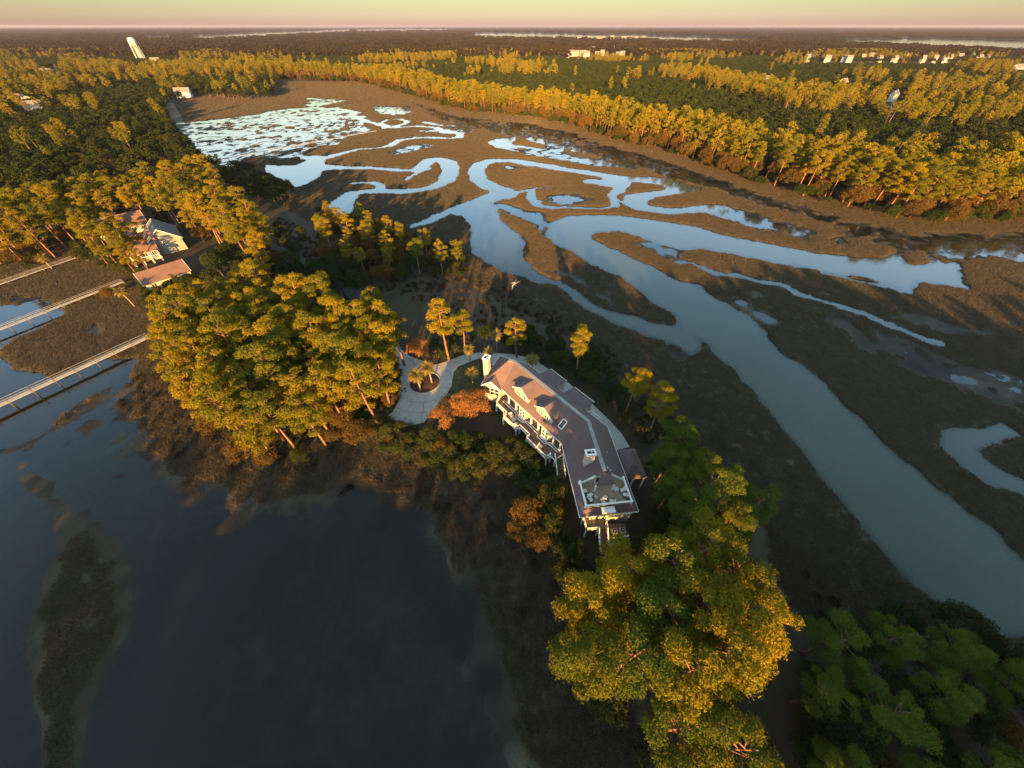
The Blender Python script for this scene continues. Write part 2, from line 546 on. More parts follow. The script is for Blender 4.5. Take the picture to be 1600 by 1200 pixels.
for L_ in CREEK:
    d = sdf_line(xn, yn, poly([p[:2] for p in L_]), [p[2] for p in L_]) + 1.3 * n6 + 0.7 * n2
    w = smooth(1.2, -1.8, d)
    h = h * (1 - w) + w * (-0.8)
d = sdf_line(xn, yn, poly([p[:2] for p in DARKCHAN]), [p[2] for p in DARKCHAN]) + 2 * n6
h -= 0.9 * smooth(4, -5, d)
bank_d = sdf(xn, yn, poly(MUDBANK)) + 4.0 * n6 + 2.0 * n2 + 2.0 * n20
bank = smooth(6, -7, bank_d)
h = h * (1 - bank) + bank * (0.20 + 0.12 * n6 + 0.16 * n2)
mudz = np.maximum(mudz * (1 - bank), 0)
dl = np.minimum(sdf(xn, yn, LANDL, 60.0), sdf(xn, yn, LANDR, 60.0)) + 2.5 * n6
land = smooth(7, -14, dl)
h = h + land * (1.15 + 0.2 * n20 + 0.06 * n2 - h)
pad = smooth(5, -2, sdf(xn, yn, poly([(598, 545), (640, 500), (760, 535), (860, 560), (990, 680), (1012, 760), (985, 880), (900, 870), (865, 740), (780, 690), (640, 700), (585, 670)], 1.4)))
h = h * (1 - pad) + pad * 1.40
Hh = np.full(X.shape, 1.5)
Hh[near] = h
zone = np.zeros((len(X), 4), np.float32)
zone[:, 0] = 1.0
zone[near, 0] = land
zone[near, 1] = bank
zone[near, 2] = mudz
zone[:, 3] = 1.0
def ground_z(x, y):
    """height of the ground (bilinear)"""
    i = np.clip(np.searchsorted(gx, x) - 1, 0, len(gx) - 2)
    j = np.clip(np.searchsorted(gy, y) - 1, 0, len(gy) - 2)
    tx = (x - gx[i]) / (gx[i + 1] - gx[i])
    ty = (y - gy[j]) / (gy[j + 1] - gy[j])
    Z = Hh.reshape(sh)
    return (Z[j, i] * (1 - tx) + Z[j, i + 1] * tx) * (1 - ty) + (Z[j + 1, i] * (1 - tx) + Z[j + 1, i + 1] * tx) * ty
def zone_at(x, y, k):
    i = np.clip(np.searchsorted(gx, x) - 1, 0, len(gx) - 2)
    j = np.clip(np.searchsorted(gy, y) - 1, 0, len(gy) - 2)
    return zone[:, k].reshape(sh)[j, i]

idx = np.arange(len(X)).reshape(sh)
Q = np.stack([idx[:-1, :-1], idx[:-1, 1:], idx[1:, 1:], idx[1:, :-1]], -1).reshape(-1, 4)

def ground_material():
    m, nt, out = new_mat('marsh_and_soil')
    geo = N(nt, 'ShaderNodeNewGeometry').outputs['Position']
    sep = N(nt, 'ShaderNodeSeparateXYZ')
    nt.links.new(geo, sep.inputs[0])
    z = sep.outputs['Z']
    za = N(nt, 'ShaderNodeAttribute', attribute_name='zone')
    zs = N(nt, 'ShaderNodeSeparateColor')
    nt.links.new(za.outputs['Color'], zs.inputs[0])
    big = noise(nt, 0.018, 4.0, geo)
    mid = noise(nt, 0.11, 5.0, geo, 0.65)
    fine = noise(nt, 1.3, 4.0, geo, 0.7)
    # cord grass: dry browns, rusty and olive patches
    grass = ramp(nt, big, [(0.30, (0.062, 0.056, 0.039)), (0.46, (0.078, 0.065, 0.048)), (0.56, (0.102, 0.070, 0.045)), (0.70, (0.068, 0.061, 0.041))])
    grass = mixc(nt, ramp(nt, mid, [(0.35, (0, 0, 0)), (0.7, (0.75, 0.75, 0.75))]), grass, (0.050, 0.038, 0.028))
    grass = mixc(nt, math_n(nt, 'MULTIPLY', fine, 0.5), grass, (0.075, 0.060, 0.041))
    flat = math_n(nt, 'ADD', math_n(nt, 'MULTIPLY', mid, 0.55), math_n(nt, 'MULTIPLY', noise(nt, 0.045, 3.0, geo), 0.45))
    mud = ramp(nt, flat, [(0.36, (0.006, 0.0055, 0.0045)), (0.5, (0.020, 0.0175, 0.0135)), (0.62, (0.058, 0.052, 0.039))])
    soil = ramp(nt, mid, [(0.3, (0.024, 0.019, 0.013)), (0.55, (0.040, 0.031, 0.020)), (0.75, (0.050, 0.043, 0.024))])
    soil = mixc(nt, math_n(nt, 'MULTIPLY', fine, 0.4), soil, (0.066, 0.052, 0.036))
    bnk = ramp(nt, mid, [(0.3, (0.022, 0.018, 0.008)), (0.5, (0.042, 0.033, 0.015)), (0.75, (0.080, 0.064, 0.038))])
    bnk = mixc(nt, math_n(nt, 'MULTIPLY', fine, 0.5), bnk, (0.03, 0.025, 0.02))
    wet = N(nt, 'ShaderNodeMapRange', interpolation_type='SMOOTHSTEP')
    nt.links.new(z, wet.inputs['Value'])
    wet.inputs['From Min'].default_value = 0.02
    wet.inputs['From Max'].default_value = 0.22
    c = mixc(nt, wet.outputs[0], mud, grass)
    c = mixc(nt, zs.outputs['Green'], c, bnk)
    c = mixc(nt, zs.outputs['Red'], c, soil)
    b = N(nt, 'ShaderNodeBsdfPrincipled')
    nt.links.new(c, b.inputs['Base Color'])
    rg = math_n(nt, 'ADD', math_n(nt, 'MULTIPLY', wet.outputs[0], 0.25), 0.65)
    nt.links.new(rg, b.inputs['Roughness'])
    b.inputs['Specular IOR Level'].default_value = 0.12
    bp = N(nt, 'ShaderNodeBump', Strength=0.7, Distance=0.35)
    nt.links.new(fine, bp.inputs['Height'])
    nt.links.new(bp.outputs[0], b.inputs['Normal'])
    nt.links.new(b.outputs[0], out.inputs['Surface'])
    return m

def water_material(depth_attr=True):
    m, nt, out = new_mat('silty_water' if depth_attr else 'open_water')
    geo = N(nt, 'ShaderNodeNewGeometry').outputs['Position']
    n1 = noise(nt, 0.03, 4.0, geo)
    silt = ramp(nt, n1, [(0.3, (0.036, 0.048, 0.038)), (0.7, (0.050, 0.064, 0.050))])
    dif = N(nt, 'ShaderNodeBsdfDiffuse')
    if depth_attr:
        sl = N(nt, 'ShaderNodeAttribute', attribute_name='silt').outputs['Fac']
        silt = mixc(nt, sl, (0.011, 0.0098, 0.0075), silt)
    nt.links.new(silt, dif.inputs['Color'])
    gl = N(nt, 'ShaderNodeBsdfGlossy', Roughness=0.04)
    gl.inputs['Color'].default_value = (0.95, 0.97, 1.0, 1)
    rip = noise(nt, 0.7, 3.0, geo)
    bp = N(nt, 'ShaderNodeBump', Strength=0.06, Distance=0.3)
    nt.links.new(rip, bp.inputs['Height'])
    nt.links.new(bp.outputs[0], gl.inputs['Normal'])
    fr = N(nt, 'ShaderNodeFresnel', IOR=1.36)
    body = dif.outputs[0]
    if depth_attr:
        dp = N(nt, 'ShaderNodeAttribute', attribute_name='depth').outputs['Fac']
        al = math_n(nt, 'SUBTRACT', 1.0, math_n(nt, 'POWER', 2.718, math_n(nt, 'MULTIPLY', dp, -2.4)), True)
        tr = N(nt, 'ShaderNodeBsdfTransparent')
        tr.inputs['Color'].default_value = (0.80, 0.86, 0.84, 1)
        mx = N(nt, 'ShaderNodeMixShader')
        nt.links.new(al, mx.inputs[0])
        nt.links.new(tr.outputs[0], mx.inputs[1])
        nt.links.new(body, mx.inputs[2])
        body = mx.outputs[0]
    mx2 = N(nt, 'ShaderNodeMixShader')
    nt.links.new(fr.outputs[0], mx2.inputs[0])
    nt.links.new(body, mx2.inputs[1])
    nt.links.new(gl.outputs[0], mx2.inputs[2])
    nt.links.new(mx2.outputs[0], out.inputs['Surface'])
    return m

me = np_mesh('ground', np.stack([X, Y, Hh], 1), Q, ground_material())
ca = me.color_attributes.new('zone', 'FLOAT_COLOR', 'POINT')
ca.data.foreach_set('color', zone.ravel())
me.polygons.foreach_set('use_smooth', np.ones(len(me.polygons), bool))
tag(link('ground', me), kind='structure')

wq = Q[(Hh[Q].min(1) < 0.03) & (np.abs(X[Q]).max(1) < 1500) & (np.abs(Y[Q]).max(1) < 1700)]
used, inv = np.unique(wq, return_inverse=True)
me = np_mesh('tidal_water', np.stack([X[used], Y[used], np.zeros(len(used))], 1), inv.reshape(-1, 4), water_material())
da = me.attributes.new('depth', 'FLOAT', 'POINT')
da.data.foreach_set('value', np.maximum(-Hh[used], 0).astype(np.float32))
sa = me.attributes.new('silt', 'FLOAT', 'POINT')       # the sheltered bay is clear and dark, the creeks carry silt
sa.data.foreach_set('value', (1 - smooth(175, 120, Y[used]) * smooth(30, 5, X[used])).astype(np.float32))
tag(link('tidal_water', me), kind='structure')

# the sound and the far river beyond the woods: broad sheets of water near the horizon
FARW = [  # far shore, near shore (seen over the tree tops)
    ([(222, 56), (245, 55.2), (265, 55)], [(272, 57.5), (248, 59), (220, 59)]),
    ([(300, 56.5), (330, 54), (420, 50), (500, 47.5), (545, 45.6)], [(548, 48.6), (500, 51), (450, 53), (380, 56.5), (330, 59), (298, 60)]),
    ([(552, 46), (640, 45.4), (700, 45.6)], [(700, 46.6), (640, 47.4), (560, 48)]),
    ([(738, 51.5), (790, 50.5), (845, 51.5), (1000, 54.5), (1060, 56), (1120, 57.5), (1185, 59.5)], [(1190, 63.5), (1100, 63), (1040, 61.5), (1000, 58.8), (900, 58), (800, 57), (738, 56)]),
    ([(1313, 61.5), (1390, 60), (1480, 60), (1600, 62.5), (1750, 66)], [(1750, 86), (1600, 78), (1520, 74), (1440, 70), (1390, 67), (1313, 65.5)])]
wm = water_material(False)
FARPOLY = []
for P_ in FARW:
    pp = np.vstack([poly(P_[0], 2.0), poly(P_[1], 15.0)])
    FARPOLY.append(pp)
    n = len(pp)
    me = bpy.data.meshes.new('far_river')
    A = sum(pp[i][0] * pp[(i + 1) % n][1] - pp[(i + 1) % n][0] * pp[i][1] for i in range(n))
    me.from_pydata([(p[0], p[1], 2.0) for p in (pp if A > 0 else pp[::-1])], [], [tuple(range(n))])
    me.materials.append(wm)
    tag(link('far_river', me), kind='structure')

# ------------------------------------------------------------------ plants
rng = np.random.default_rng(7)
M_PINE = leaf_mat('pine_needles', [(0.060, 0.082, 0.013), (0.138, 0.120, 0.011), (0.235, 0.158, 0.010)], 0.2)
M_OAK = leaf_mat('oak_leaves', [(0.014, 0.024, 0.009), (0.024, 0.034, 0.011), (0.045, 0.048, 0.014)], 0.2)
M_GARDEN = leaf_mat('garden_leaves', [(0.018, 0.032, 0.010), (0.034, 0.046, 0.013), (0.070, 0.060, 0.018)], 0.25)
M_AUTUMN = leaf_mat('autumn_leaves', [(0.20, 0.095, 0.030), (0.28, 0.125, 0.038), (0.34, 0.165, 0.060)], 0.3)
M_RUSSET = leaf_mat('russet_leaves', [(0.055, 0.042, 0.014), (0.095, 0.058, 0.018), (0.125, 0.072, 0.018)], 0.25)
M_TWIG = leaf_mat('dry_twigs', [(0.022, 0.018, 0.014), (0.034, 0.028, 0.021), (0.055, 0.046, 0.036)], 0.1)
M_PALM = leaf_mat('palm_fronds', [(0.080, 0.082, 0.024), (0.16, 0.125, 0.034), (0.27, 0.18, 0.05)], 0.2)
M_PALMDRY = leaf_mat('pale_palm_fronds', [(0.20, 0.165, 0.10), (0.26, 0.21, 0.13), (0.30, 0.25, 0.16)], 0.25)
M_GRASS = leaf_mat('cord_grass', [(0.060, 0.051, 0.035), (0.090, 0.074, 0.051), (0.135, 0.110, 0.074)], 0.3)
M_BARK = plain('pine_bark', (0.20, 0.105, 0.070), 0.9, 0.25, 2.5, 0.1, 0.6)
M_OAKBARK = plain('grey_bark', (0.12, 0.10, 0.085), 0.9, 0.25, 2.5, 0.1, 0.6)
M_PALMBARK = plain('palm_bark', (0.22, 0.18, 0.14), 0.9, 0.25, 3.0, 0.1, 0.6)

def leaves(cent, nrm, size, asp=0.6, curl=0.0):
    """one small rhombic blade per centre"""
    n = len(cent)
    nrm = nrm / (np.linalg.norm(nrm, axis=1, keepdims=True) + 1e-9)
    r = rng.normal(size=(n, 3))
    t = np.cross(nrm, r)
    t /= np.linalg.norm(t, axis=1, keepdims=True) + 1e-9
    b = np.cross(nrm, t)
    s = (size * rng.uniform(0.65, 1.35, n))[:, None] if np.isscalar(size) else (size * rng.uniform(0.65, 1.35, n))[:, None]
    V = np.stack([cent - t * s * 0.5, cent - b * s * 0.5 * asp, cent + t * s * 0.5, cent + b * s * 0.5 * asp], 1)
    V += nrm[:, None, :] * (rng.normal(0, 0.12, (n, 4, 1)) * s[:, None, :])
    return V.reshape(-1, 3), np.arange(n * 4).reshape(n, 4)

def leaf_mesh(name, V, F, tint, mat):
    me = np_mesh(name, V, F, mat)
    a = me.attributes.new('tint', 'FLOAT', 'POINT')
    a.data.foreach_set('value', np.repeat(np.clip(tint, 0, 1), F.shape[1]).astype(np.float32))
    return me

def clumps_to_leaves(C, R, flat, per, size, asp, shell=0.45, up=0.25, jit=0.7):
    """C clump centres, R radii: leaves through the outer part of each clump"""
    cs, ns, ts = [], [], []
    for c, r in zip(C, R):
        n = max(8, int(per * r * r))
        d = rng.normal(size=(n, 3))
        d /= np.linalg.norm(d, axis=1, keepdims=True)
        d[:, 2] = np.where(d[:, 2] < -0.45, -d[:, 2], d[:, 2])
        # lumpy surface: small bunches on the clump
        k = rng.normal(size=(9, 3))
        k /= np.linalg.norm(k, axis=1, keepdims=True)
        lump = np.max(d @ k.T, axis=1)
        rad = r * (shell + (1 - shell) * rng.uniform(0, 1, n) ** 0.6) * (0.52 + 0.60 * lump) * rng.uniform(0.85, 1.18, n)
        p = d * rad[:, None] * np.array([1, 1, flat])
        cs.append(c + p)
        ns.append(d * np.array([1, 1, 1 / flat]) + np.array([0, 0, up]) + rng.normal(0, jit, (n, 3)))
        ts.append(np.full(n, rng.uniform(0.15, 0.85)) + rng.normal(0, 0.16, n))
    c, nn, t = np.vstack(cs), np.vstack(ns), np.concatenate(ts)
    V, F = leaves(c, nn, size, asp)
    return V, F, t

def trunk_mesh(name, pts, rad, limbs, mat, n=7):
    mb = MB()
    mb.tube(pts, rad, n)
    for lp, lr in limbs:
        mb.tube(lp, lr, 4)
    me = bpy.data.meshes.new(name)
    me.from_pydata(mb.v, [], mb.f)
    me.materials.append(mat)
    me.polygons.foreach_set('use_smooth', [True] * len(me.polygons))
    me.update()
    return me

def pine(seed, H=20.0, rich=1.0, leaf=0.42, crown=0.52, spread=3.0):
    """a tall pine: bare trunk, tufted crown of billowing clumps"""
    global rng
    rng = np.random.default_rng(seed)
    bend = rng.normal(0, 0.45, 2)
    def ax(t):
        return np.array([bend[0] * math.sin(t * 2.2), bend[1] * math.sin(t * 1.7), t * H])
    nc = int(18 + rng.integers(0, 8))
    C, R, limbs = [], [], []
    for k in range(nc):
        t = crown + (0.965 - crown) * (k + 0.5) / nc
        f = (t - crown) / (1 - crown)
        wid = spread * 1.12 * (0.55 + 0.75 * math.sin(math.pi * min(1, 0.22 + 0.72 * f))) * rng.uniform(0.55, 1.05)
        if f > 0.85:
            wid *= 0.45
        an = k * 2.4 + rng.uniform(-0.5, 0.5)
        c = ax(t) + np.array([math.cos(an) * wid * 0.75, math.sin(an) * wid * 0.75, rng.uniform(-0.2, 0.6)])
        C.append(c)
        R.append(rng.uniform(0.8, 1.95) * (1.0 if f < 0.85 else 0.9))
        if rich >= 0.5:
            a = ax(t - 0.05)
            limbs.append(([a, (a + c) / 2 + np.array([0, 0, -0.2]), c], [0.11, 0.07, 0.03]))
    for k in range(2 if rich >= 0.5 else 0):      # dead snags below the crown
        t = crown - rng.uniform(0.04, 0.2)
        an = rng.uniform(0, 6.28)
        a = ax(t)
        limbs.append(([a, a + np.array([math.cos(an), math.sin(an), 0.15]) * rng.uniform(0.8, 1.8)], [0.06, 0.02]))
    V, F, t = clumps_to_leaves(np.array(C), np.array(R), 0.58, 84 * rich, leaf, 0.42)
    ts = np.linspace(0, 0.97, 8 if rich >= 0.5 else 4)
    tr = trunk_mesh('trunk', [ax(q) for q in ts], [0.34 * (1 - 0.8 * q) * (1.25 if q == 0 else 1) for q in ts], limbs, M_BARK, 7 if rich >= 0.5 else 4)
    return tr, leaf_mesh('crown', V, F, t, M_PINE)

def broad(seed, H=11.0, W=9.0, rich=1.0, leaf=0.45, mat=None, base=0.28, bark=None, flat=0.75, gaps=0.0):
    """a spreading broad-leaved tree"""
    global rng
    rng = np.random.default_rng(seed)
    nc = int((26 if rich < 2 else 34) if rich >= 0.5 else 12)
    C, R, limbs = [], [], []
    hub = np.array([rng.normal(0, 0.2), rng.normal(0, 0.2), H * base * 1.25])
    for k in range(nc):
        z = 1 - (k + 0.5) / nc * 1.25
        rr = math.sqrt(max(0.05, 1 - z * z))
        an = k * 2.39996 + rng.uniform(-0.35, 0.35)
        q = rng.uniform(0.72, 1.0)
        if rng.uniform() < gaps:
            continue
        c = np.array([math.cos(an) * rr * W * 0.40 * q, math.sin(an) * rr * W * 0.40 * q, H * base + (H * (1 - base)) * (0.42 + 0.48 * z * q)])
        C.append(c)
        R.append(W * rng.uniform(0.09, 0.20))
        if rich >= 0.5 and k % 2 == 0:
            limbs.append(([hub, (hub + c) / 2 + np.array([0, 0, 0.2]), c], [0.16, 0.09, 0.03]))
    V, F, t = clumps_to_leaves(np.array(C), np.array(R), flat, 60 * rich, leaf, 0.7)
    ts = np.linspace(0, 1, 4)
    tr = trunk_mesh('trunk', [hub * q for q in ts], [0.36 * (1 - 0.45 * q) * H / 11 for q in ts], limbs, bark or M_OAKBARK, 6)
    return tr, leaf_mesh('crown', V, F, t, mat or M_OAK)

def twiggy(seed, H=2.2, W=2.4, n=500, mat=None, leaf=0.32):
    """a dry, twiggy bush: thin upright blades"""
    global rng
    rng = np.random.default_rng(seed)
    an = rng.uniform(0, 6.283, n)
    rr = np.sqrt(rng.uniform(0, 1, n)) * W / 2
    z = rng.uniform(0.05, 1, n) * H * np.sqrt(np.clip(1 - (rr / (W / 2)) ** 2 * 0.8, 0, 1))
    c = np.stack([np.cos(an) * rr, np.sin(an) * rr, z], 1)
    V, F = leaves(c, rng.normal(size=(n, 3)) * np.array([1, 1, 0.5]), leaf, 0.22)
    return leaf_mesh('twigs', V, F, rng.uniform(0, 1, n), mat or M_TWIG)

def palm_meshes(seed, H=6.0, mat=None, nf=30, L=2.5):
    global rng
    rng = np.random.default_rng(seed)
    bx, by = rng.normal(0, 0.25, 2)
    top = np.array([bx, by, H])
    ts = np.linspace(0, 1, 5)
    tr = trunk_mesh('trunk', [top * np.array([q * q, q * q, q]) for q in ts], [0.24 - 0.05 * q for q in ts], [], M_PALMBARK, 8)
    fronds = []
    for k in range(nf):
        an = k * 2.39996
        el = 1.25 - 1.75 * (k / nf) + rng.uniform(-0.1, 0.1)
        V, F = [], []
        d = np.array([math.cos(an), math.sin(an), 0.0])
        sd = np.array([-math.sin(an), math.cos(an), 0.0])
        p = top.copy()
        l = L * rng.uniform(0.85, 1.1)
        e_ = el
        ns = 7
        rib = [p.copy()]
        for s in range(ns):
            p = p + (d * math.cos(e_) + np.array([0, 0, math.sin(e_)])) * l / ns
            e_ -= 0.17
            rib.append(p.copy())
        for s in range(1, ns + 1):          # fan of leaflets to both sides of the rib
            w = 0.62 * l * math.sin(math.pi * (0.22 + 0.68 * s / ns)) * 0.62
            for sg in (-1, 1):
                a = rib[s - 1]
                b = rib[s]
                tip = b + sd * sg * w + d * 0.28 * l * 0.5 + np.array([0, 0, -0.12 * w])
                o = len(V)
                V += [a, b, tip]
                F.append((o, o + 1, o + 2))
        fronds.append(leaf_mesh('frond', np.array(V), np.array(F), np.full(len(F), rng.uniform(0, 1)), mat or M_PALM))
    return tr, fronds

PINES = [pine(100 + i, 20.0, 2.2, 0.40, [0.48, 0.56, 0.40, 0.52, 0.60, 0.44][i], [3.0, 2.7, 3.3, 2.5, 3.0, 3.5][i]) for i in range(6)]
PINES_FINE = [pine(150 + i, 20.0, 3.8, 0.32, 0.42 + 0.04 * i, 3.6) for i in range(3)]
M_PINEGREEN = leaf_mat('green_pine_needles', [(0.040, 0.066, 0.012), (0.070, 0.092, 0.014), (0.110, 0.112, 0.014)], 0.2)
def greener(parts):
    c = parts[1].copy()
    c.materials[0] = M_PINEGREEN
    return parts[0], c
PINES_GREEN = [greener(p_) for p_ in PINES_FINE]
OAKS = [broad(200 + i, 11.0, 9.5, 1.2, 0.42) for i in range(4)]
GARDENS = [broad(230 + i, 4.0, 4.2, 4.2, 0.2, M_GARDEN, 0.10, None, 0.8, 0.25) for i in range(3)]
RUSSETS = [broad(240 + i, 6.0, 6.5, 2.6, 0.26, M_RUSSET, 0.15, None, 0.75, 0.25) for i in range(3)]
AUTUMNS = [broad(250 + i, 6.5, 8.5, 2.6, 0.24, M_AUTUMN, 0.22, None, 0.6, 0.28) for i in range(2)]
PALMS = [palm_meshes(260 + i, 5.5 + i) for i in range(3)]
PALM_DRY = palm_meshes(270, 1.2, M_PALMDRY, 30, 2.0)

def plant(name, parts, x, y, scale, rz, label, cat, group=None, sz=None, z=None):
    """root empty + trunk + crown sharing the kind's meshes"""
    r = empty(name, (x, y, float(ground_z(np.array([x]), np.array([y]))[0]) - 0.05 if z is None else z), rz)
    r.scale = (scale, scale, scale if sz is None else sz)
    tr, cr_ = parts
    link('trunk', tr, r)
    for c in (cr_ if isinstance(cr_, list) else [cr_]):
        link('frond' if isinstance(cr_, list) else 'crown', c, r)
    return tag(r, label, cat, group)

def spread_points(P, space, n_try=6000, seed=1, keep=None):
    """points at least `space` apart inside a ground polygon"""
    g = np.random.default_rng(seed)
    lo, hi = P.min(0), P.max(0)
    pts = g.uniform(lo, hi, (n_try, 2))
    pts = pts[pip(pts[:, 0], pts[:, 1], P)]
    out, cells = [], {}
    for p in pts:
        c = (int(p[0] // space), int(p[1] // space))
        ok = True
        for i in (-1, 0, 1):
            for j in (-1, 0, 1):
                for q in cells.get((c[0] + i, c[1] + j), ()):
                    if (p[0] - q[0]) ** 2 + (p[1] - q[1]) ** 2 < space * space:
                        ok = False
        if ok:
            cells.setdefault(c, []).append(p)
            out.append(p)
    return np.array(out)

# --- scattered "stuff" through geometry nodes
def stuff(name, pts, scl, vid, meshes, label, cat, rot=None, sxy=None):
    src = bpy.data.collections.new(name + '_kinds')
    for i, parts in enumerate(meshes):
        o = bpy.data.objects.new('%s_kind_%02d' % (name, i), parts)
        src.objects.link(o)
    me = bpy.data.meshes.new(name)
    n = len(pts)
    me.vertices.add(n)
    me.vertices.foreach_set('co', np.asarray(pts, np.float32).ravel())
    for an, tp, val in (('scl', 'FLOAT', scl), ('rot', 'FLOAT', np.random.default_rng(5).uniform(0, 6.283, n) if rot is None else rot), ('vid', 'INT', vid)):
        a = me.attributes.new(an, tp, 'POINT')
        a.data.foreach_set('value', np.asarray(val, np.int32 if tp == 'INT' else np.float32))
    o = link(name, me)
    ng = bpy.data.node_groups.new(name + '_scatter', 'GeometryNodeTree')
    ng.interface.new_socket('Geometry', in_out='INPUT', socket_type='NodeSocketGeometry')
    ng.interface.new_socket('Geometry', in_out='OUTPUT', socket_type='NodeSocketGeometry')
    gi, go = ng.nodes.new('NodeGroupInput'), ng.nodes.new('NodeGroupOutput')
    ci = ng.nodes.new('GeometryNodeCollectionInfo')
    ci.inputs['Collection'].default_value = src
    ci.inputs['Separate Children'].default_value = True
    ci.inputs['Reset Children'].default_value = True
    ip = ng.nodes.new('GeometryNodeInstanceOnPoints')
    ip.inputs['Pick Instance'].default_value = True
    def attr(nm, tp):
        a = ng.nodes.new('GeometryNodeInputNamedAttribute')
        a.data_type = tp
        a.inputs['Name'].default_value = nm
        return a.outputs['Attribute']
    cx = ng.nodes.new('ShaderNodeCombineXYZ')
    ng.links.new(attr('rot', 'FLOAT'), cx.inputs['Z'])
    ng.links.new(gi.outputs[0], ip.inputs['Points'])
    ng.links.new(ci.outputs[0], ip.inputs['Instance'])
    ng.links.new(attr('vid', 'INT'), ip.inputs['Instance Index'])
    ng.links.new(cx.outputs[0], ip.inputs['Rotation'])
    ng.links.new(attr('scl', 'FLOAT'), ip.inputs['Scale'])
    ng.links.new(ip.outputs[0], go.inputs[0])
    md = o.modifiers.new('scatter', 'NODES')
    md.node_group = ng
    return tag(o, label, cat, None, 'stuff')

def join_mesh(a, b, name):
    """trunk and crown as one mesh with two materials (for far trees)"""
    bm = bmesh.new()
    bm.from_mesh(a)
    n0 = len(bm.faces)
    bm.from_mesh(b)
    bm.faces.ensure_lookup_table()
    for f in bm.faces[n0:]:
        f.material_index = 1
    me = bpy.data.meshes.new(name)
    bm.to_mesh(me)
    bm.free()
    me.materials.append(a.materials[0])
    me.materials.append(b.materials[0])
    return me

LOW_PINE = [join_mesh(*pine(300 + i, 20.0, 0.22, 0.95, [0.42, 0.52, 0.36, 0.56][i], [3.2, 2.6, 3.6, 2.9][i]), 'low_pine') for i in range(4)] + [join_mesh(*pine(310 + i, 20.0, 0.22, 0.9, [0.34, 0.62][i], [2.3, 2.4][i]), 'low_pine') for i in range(2)]
LOW_OAK = [join_mesh(*broad(320 + i, 11.0, 10.0, 0.25, 1.0), 'low_oak') for i in range(3)]
def patch(seed, kinds, n, size):
    """a far piece of woodland, a few dozen coarse crowns"""
    global rng
    rng = np.random.default_rng(seed)
    C, R = [], []
    for k in range(n):
        x, y = rng.uniform(-size / 2, size / 2, 2)
        hh = rng.uniform(7, 11) if rng.uniform() < 0.7 else rng.uniform(14, 19)
        C.append((x, y, hh - 2.5))
        R.append(rng.uniform(3.4, 5.0))
    cs, ns, ts = [], [], []
    for c, r in zip(C, R):
        m = 26
        d = rng.normal(size=(m, 3))
        d /= np.linalg.norm(d, axis=1, keepdims=True)
        d[:, 2] = np.abs(d[:, 2]) - 0.35
        cs.append(np.array(c) + d * r * np.array([1, 1, 0.8]))
        ns.append(d + rng.normal(0, 0.35, (m, 3)))
        ts.append(np.full(m, 0.8 if c[2] > 12 else 0.25) + rng.normal(0, 0.2, m))
    V, F = leaves(np.vstack(cs), np.vstack(ns), 3.0, 0.8)
    return leaf_mesh('far_wood', V, F, np.concatenate(ts), kinds)
M_FARW = leaf_mat('far_foliage', [(0.009, 0.011, 0.008), (0.016, 0.015, 0.010), (0.042, 0.030, 0.014)], 0.15)
PATCHES = [patch(340 + i, M_FARW, 34, 46.0) for i in range(4)]

# ------------------------------------------------------------------ woods
R0 = random.Random(11)
def crown_zone(pts, z=15.0):
    return poly(pts, z)

n_pine = [0]
def cell(pts, x, y, words=('left', 'middle', 'right'), deep=('near', 'central', 'far')):
    """which third of its group a plant stands in, seen from the viewpoint"""
    i = int(np.clip(3 * (pts[:, 0] < x).mean(), 0, 2))
    j = int(np.clip(3 * (pts[:, 1] < y).mean(), 0, 2))
    return deep[j] + ' ' + words[i]

def pine_zone(P, space, label, group, smin, smax, seed, fine=False, limit=None, ntry=6000, kinds=None):
    pts = spread_points(P, space, ntry, seed)
    if limit and len(pts) > limit:
        pts = pts[np.argsort(np.hypot(pts[:, 0], pts[:, 1]))[:limit]]
    for x, y in pts:
        if fine and 15.0 < x < 20.0 and y > 17:
            continue
        parts = R0.choice(kinds or (PINES_FINE if fine else PINES))
        s = R0.uniform(smin, smax)
        lab = label.replace('@', cell(pts, x, y))
        plant('pine_tree', parts, x, y, s, R0.uniform(0, 6.28), lab, 'pine tree', group if lab == label else group + ', ' + cell(pts, x, y), s * R0.uniform(0.92, 1.08))
        n_pine[0] += 1
    return pts

GROVE = crown_zone([(252, 480), (300, 452), (400, 432), (470, 440), (550, 475), (606, 500), (602, 545), (585, 590), (540, 615), (440, 640), (415, 672), (340, 640), (285, 600), (258, 540)])
pine_zone(GROVE, 4.5, 'tall pine in the @ part of the golden grove beside the driveway', 'pines of the grove by the driveway', 0.82, 1.05, 21)
TIPZ = crown_zone([(890, 955), (935, 922), (1000, 885), (1090, 855), (1165, 865), (1195, 915), (1200, 990), (1172, 1080), (1150, 1190), (1100, 1190), (1060, 1110), (1000, 1030), (930, 1062), (900, 1010)])
pine_zone(TIPZ, 4.6, 'broad golden foreground pine below the house, @ part of its clump', 'pines on the near tip of the point', 0.9, 1.08, 22, True, None, 6000, PINES_FINE * 3 + PINES_GREEN)
GREENZ = crown_zone([(1030, 700), (1062, 690), (1110, 730), (1190, 770), (1200, 805), (1130, 825), (1070, 815), (1045, 765)], 12)
pine_zone(GREENZ, 5.2, 'green pine right of the roof terrace, @ part of its clump', 'green pines right of the house', 0.68, 0.85, 23, True, None, 6000, PINES_GREEN)
CORNER = crown_zone([(1330, 985), (1420, 975), (1560, 1030), (1680, 1100), (1680, 1250), (1310, 1250), (1310, 1060)], 12)
pine_zone(CORNER, 6.0, 'dark pine of the lower right corner wood, @ part', 'shaded pines in the lower right corner', 0.58, 0.78, 24, True, None, 6000, PINES_GREEN)
